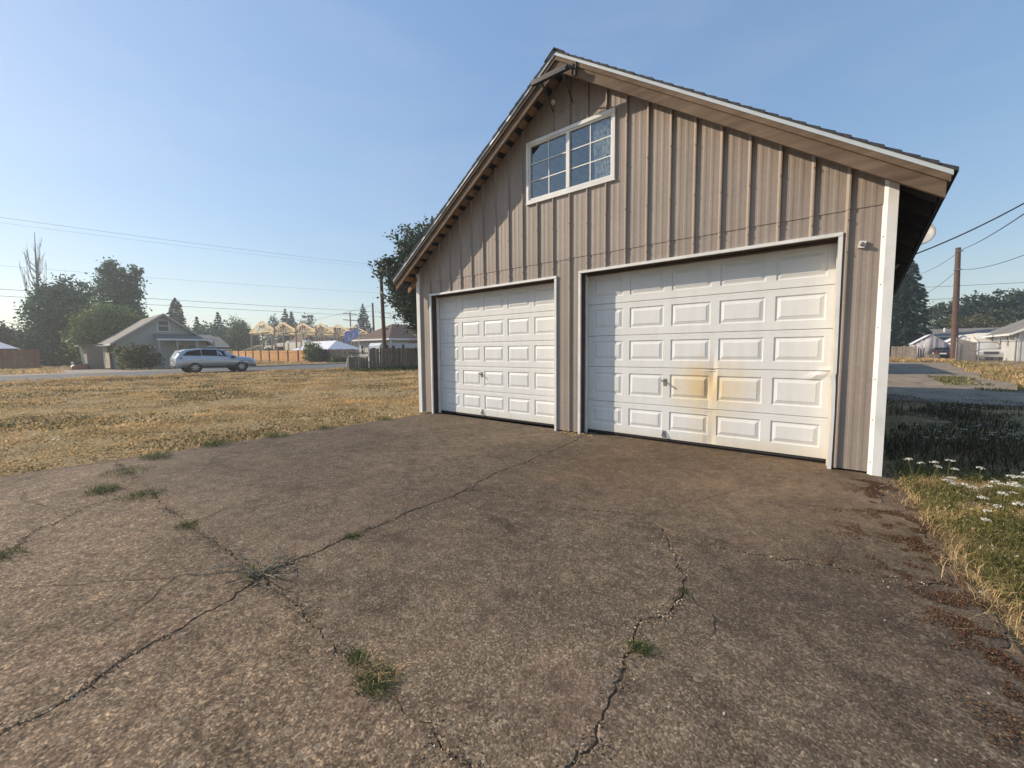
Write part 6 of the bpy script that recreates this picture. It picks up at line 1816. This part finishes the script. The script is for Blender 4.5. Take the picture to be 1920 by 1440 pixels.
for i, (x, y) in enumerate(spots):
    p = protos[i % 3] if i < 3 else copy_tree(protos[i % 3])
    p['label'] = LABELS[i]
    p.location = (x, y, ground_z(x, y)); p.rotation_euler = (random.uniform(-.15, .15), random.uniform(-.15, .15), random.uniform(0, 6.28)); s = random.uniform(.8, 1.15); p.scale = (s, s, s)
# darker ones in the shadow by the wall
n = 60
x = rng.uniform(7.9, 9.4, n*5); y = rng.uniform(1.6, 6.5, n*5); k = vnoise(x, y, .9, 51)*.6+vnoise(x, y, 2.5, 52)*.4 > .52; x, y = x[k][:n], y[k][:n]
P = np.stack([x, y, gzv(x, y)+.16+.1*rng.random(len(x))], 1); P = np.repeat(P, 7, axis=0)+rng.normal(size=(len(P)*7, 3))*np.array([.014, .014, .003])
V, F = leaf_cards(P, .014, .3, .9); o = npmesh('shaded_flower_heads', V, F, MT['flower']); tag(o, 'pale flower heads in the shaded weeds beside the garage', 'flowers', None, 'stuff')

# rusty dry moss creeping over the right edge of the slabs
n = 70000
y = rng.uniform(-4.9, -.3, n); off = rng.normal(0, .13, n)-.13
x = bed_edge(y)+off
k = (vnoise(x, y, 4.0, 71)*.45+vnoise(x, y, 13.0, 72)*.55 > .54) & (x < bed_edge(y)+.10)
x, y = x[k], y[k]
cx = np.array([7.32, 7.45, 7.40, 7.55, 7.62, 7.30]); cy = np.array([-1.35, -1.6, -1.9, -2.2, -2.45, -2.58])
i = rng.integers(0, 6, 7000); x2 = cx[i]+rng.normal(0, .08, 7000); y2 = cy[i]+rng.normal(0, .10, 7000); k = vnoise(x2, y2, 16, 73) > .60; x = np.concatenate([x, x2[k]]); y = np.concatenate([y, y2[k]])
P = np.stack([x, y, .003+.006*rng.random(len(x))], 1)
ax_ = np.stack([rng.normal(size=len(P)), rng.normal(size=len(P)), .12*rng.normal(size=len(P))], 1); ax_ /= np.linalg.norm(ax_, axis=1, keepdims=True)
V, F = leaf_cards(P, .0065, .6, .8, axes=ax_); o = npmesh('edge_moss', V, F, MT['moss']); tag(o, 'rusty brown dry moss along the right edge of the driveway', 'moss', None, 'stuff')
# moss and grit in the joints
JL = [J1, J2L, J2R, C3a, C3c, C4, CL, J1b]
pts = []
for L, wj, dj in zip(JL, (.034, .030, .030, .026, .022, .030, .022, .020), (950, 700, 800, 600, 420, 700, 420, 700)):
    for a_, c_ in zip(L, L[1:]):
        m = max(1, int((c_-a_).length*dj))
        for _ in range(m):
            q = a_.lerp(c_, random.random()); pts.append((q.x+random.gauss(0, wj), q.y+random.gauss(0, wj), random.uniform(-.003, .004)))
P = np.array(pts); k = vnoise(P[:, 0], P[:, 1], 3.2, 81)*.6+vnoise(P[:, 0], P[:, 1], 14, 82)*.4 > .44; P = P[k]
ax_ = np.stack([rng.normal(size=len(P)), rng.normal(size=len(P)), .3*rng.normal(size=len(P))], 1); ax_ /= np.linalg.norm(ax_, axis=1, keepdims=True)
V, F = leaf_cards(P, .0085, .6, .75, axes=ax_); o = npmesh('joint_debris', V, F, MT['grit']); tag(o, 'grit and dead moss lying in the driveway joints', 'debris', None, 'stuff')

seams = [[(4.73, -4.85), (4.57, -4.92), (4.35, -5.17), (4.11, -5.44), (3.71, -5.86), (3.30, -6.02)], [(6.11, -2.6), (6.43, -1.72), (6.69, -1.02), (6.9, -.5)], [(4.35, -5.17), (4.55, -5.32), (4.68, -5.52), (4.72, -5.62)], [(5.02, -5.47), (4.90, -5.30), (4.86, -5.22)], [(6.72, -3.42), (6.80, -3.50), (6.91, -3.57), (7.02, -3.60)], [(6.91, -3.57), (6.93, -3.72)],
         [(4.60, -3.2), (4.9, -3.28), (5.2, -3.22)], [(7.3, -2.6), (7.36, -2.2), (7.30, -1.8), (7.42, -1.45)], [(3.49, -4.93), (3.3, -4.6), (3.32, -4.2)], [(2.0, -5.6), (1.6, -5.75), (1.2, -5.7)], [(6.54, -4.86), (6.45, -5.1), (6.5, -5.35)]]
mb = MB()
for q, L in enumerate(seams):
    J = jitter_line(L, .014, 5, 100+q)
    for i_, (a_, c_) in enumerate(zip(J, J[1:])):
        d_ = (c_-a_).normalized(); n_ = Vector((-d_.y, d_.x)); wd_ = .0032*(1-.6*i_/len(J))
        mb.add([(*(a_-n_*wd_), .0016), (*(c_-n_*wd_), .0016), (*(c_+n_*wd_), .0016), (*(a_+n_*wd_), .0016)], [(0, 1, 2, 3)])
o = mb.build('seam_dirt', MT['darkdirt']); tag(o, 'dark dirt packed in the hairline cracks of the driveway', 'dirt', None, 'stuff')
# weed tufts growing out of the joints, each its own plant
def tuft(x, y, r, n, h, label, mat='greengrass', name='weed_tuft', flat=1.0, dry=0):
    t = thing(name, label, 'weed', (x, y, -.02), 0, 'weeds growing in the driveway joints')
    n = int(n*1.5); a = rng.random(n)*6.283; q = r*rng.random(n)**.75
    P = np.stack([x+q*np.cos(a), y+q*np.sin(a)*.8, np.full(n, -.015)], 1)
    V, F = blades(P, np.full(n, h*.62), .0028, 1.2*flat, .6); npmesh('blades', V, F, MT[mat], t)
    Q = P[:n//2]+rng.normal(size=(n//2, 3))*np.array([.015, .015, .004])+np.array([0, 0, h*.45]); V, F = leaf_cards(Q, .010, .5, .45); npmesh('leaf', V, F, MT[mat], t)
    if dry:
        V, F = blades(P[:dry]+np.array([-.04, .03, 0]), np.full(dry, h*.8), .003, 1.4, .5); npmesh('dead_blades', V, F, MT['straw'], t)
    return t
tuft(5.98, -4.86, .105, 230, .062, 'largest bushy green tuft in the cross joint near the camera', dry=90)
tuft(5.80, -4.83, .04, 90, .06, 'small tuft just left of the largest bushy tuft')
tuft(4.66, -4.22, .06, 160, .05, 'flat green tuft in the long joint beyond the dead weed')
tuft(3.49, -4.93, .10, 160, .06, 'green tuft in the cross joint left of the dead weed')
tuft(2.33, -5.00, .22, 300, .07, 'wide green tuft where the left joint meets the cross joint')
tuft(1.82, -5.22, .16, 240, .10, 'upright green tuft on the left slab near the lawn')
tuft(1.15, -4.95, .30, 320, .07, 'long green tuft at the lawn corner of the driveway')
tuft(3.14, -5.86, .16, 260, .06, 'white flowered weed in the broken joint at the left edge')
tuft(6.72, -4.00, .06, 130, .055, 'spidery green weed in the winding crack on the right')
tuft(6.72, -3.42, .035, 60, .035, 'tiny weed at the bend of the winding crack')
for (x, y, r, n_, h_, lb) in ((.30, -3.9, .25, 260, .12, 'leafy weed at the lawn edge nearest the camera'), (.32, -3.1, .22, 240, .11, 'leafy weed halfway along the lawn edge'), (.30, -2.3, .2, 200, .10, 'leafy weed on the lawn edge nearer the garage'), (.25, -1.1, .2, 200, .12, 'leafy weed on the lawn edge close to the garage corner'), (.55, -4.6, .22, 260, .12, 'clumped weed at the left corner of the slabs')):
    o = tuft(x, y, r, n_, h_, lb, 'greengrass', 'edge_weed'); o['group'] = 'weeds along the lawn edge of the driveway'
# dead branching weed at the joint crossing
dw = thing('dead_weed', 'bleached branching dead weed lying at the crossing of the joints', 'weed', (4.72, -4.84, -.01))
mb = MB()
for i in range(17):
    a = random.uniform(0, 6.28); L = random.uniform(.10, .34); z = random.uniform(.02, .13)
    p0 = Vector((4.72+random.uniform(-.03, .03), -4.84+random.uniform(-.03, .03), -.01)); p1 = p0+Vector((math.cos(a)*L*.5, math.sin(a)*L*.5, z*.8)); p2 = p0+Vector((math.cos(a+.2)*L, math.sin(a+.2)*L, z))
    mb.tube([p0, p1, p2], [.0035, .0028, .0015], 5)
    for k in range(3):
        q = p1.lerp(p2, random.random()); mb.tube([q, q+Vector((random.uniform(-.07, .07), random.uniform(-.07, .07), random.uniform(0, .05)))], [.002, .001], 4)
mb.build('stem', MT['twig'], dw)
P = np.array([[4.72, -4.84, .01]])+rng.normal(size=(260, 3))*np.array([.09, .07, .008]); V, F = leaf_cards(P, .016, .5, .4); npmesh('leaf', V, F, MT['greengrass'], dw)
# loose pale pebbles and flakes on the slabs
n = 260
x = rng.uniform(.8, 8.0, n); y = rng.uniform(-5.6, -.2, n); mb = MB()
for a_, c_ in zip(x, y):
    r = random.uniform(.003, .009); h_ = r*.3
    ang = [2*math.pi*k/6+random.uniform(-.3, .3) for k in range(6)]
    mb.add([(a_+r*math.cos(q)*random.uniform(.7, 1.2), c_+r*math.sin(q)*random.uniform(.7, 1.2), -.008) for q in ang]+[(a_+r*.5*math.cos(q), c_+r*.5*math.sin(q), h_) for q in ang], [(k, (k+1) % 6, 6+(k+1) % 6, 6+k) for k in range(6)]+[(6, 7, 8, 9, 10, 11)])
o = mb.build('loose_pebbles', MT['stone']); tag(o, 'pale pebbles and flakes scattered on the driveway', 'pebbles', None, 'stuff')
# blown leaves and twigs at the pillar between the doors
n = 70
P = np.stack([rng.normal(3.98, .16, n), rng.normal(-.08, .06, n), .006+.02*rng.random(n)], 1); V, F = leaf_cards(P, .035, .5, .35, axes=np.stack([rng.normal(size=n), rng.normal(size=n), .2*rng.normal(size=n)], 1)); o = npmesh('leaf_litter', V, F, MT['straw']); tag(o, 'dry leaf litter at the pillar between the garage doors', 'leaf litter', None, 'stuff')

# ================================================================== HAZE
mb = MB(); mb.box(-220, 90, -70, 175, -1.2, 19.0)
hz = mb.build('haze', None); tag(hz, None, None, None, 'stuff')
m = bpy.data.materials.new('pale_smoky_air'); m.use_nodes = True
t = m.node_tree
for n_ in list(t.nodes): t.nodes.remove(n_)
out = t.nodes.new('ShaderNodeOutputMaterial'); pv = t.nodes.new('ShaderNodeVolumePrincipled')
pv.inputs['Color'].default_value = (0.90, 0.96, 1.0, 1); pv.inputs['Density'].default_value = 0.0012; pv.inputs['Anisotropy'].default_value = 0.55
t.links.new(pv.outputs[0], out.inputs['Volume'])
hz.data.materials.append(m)
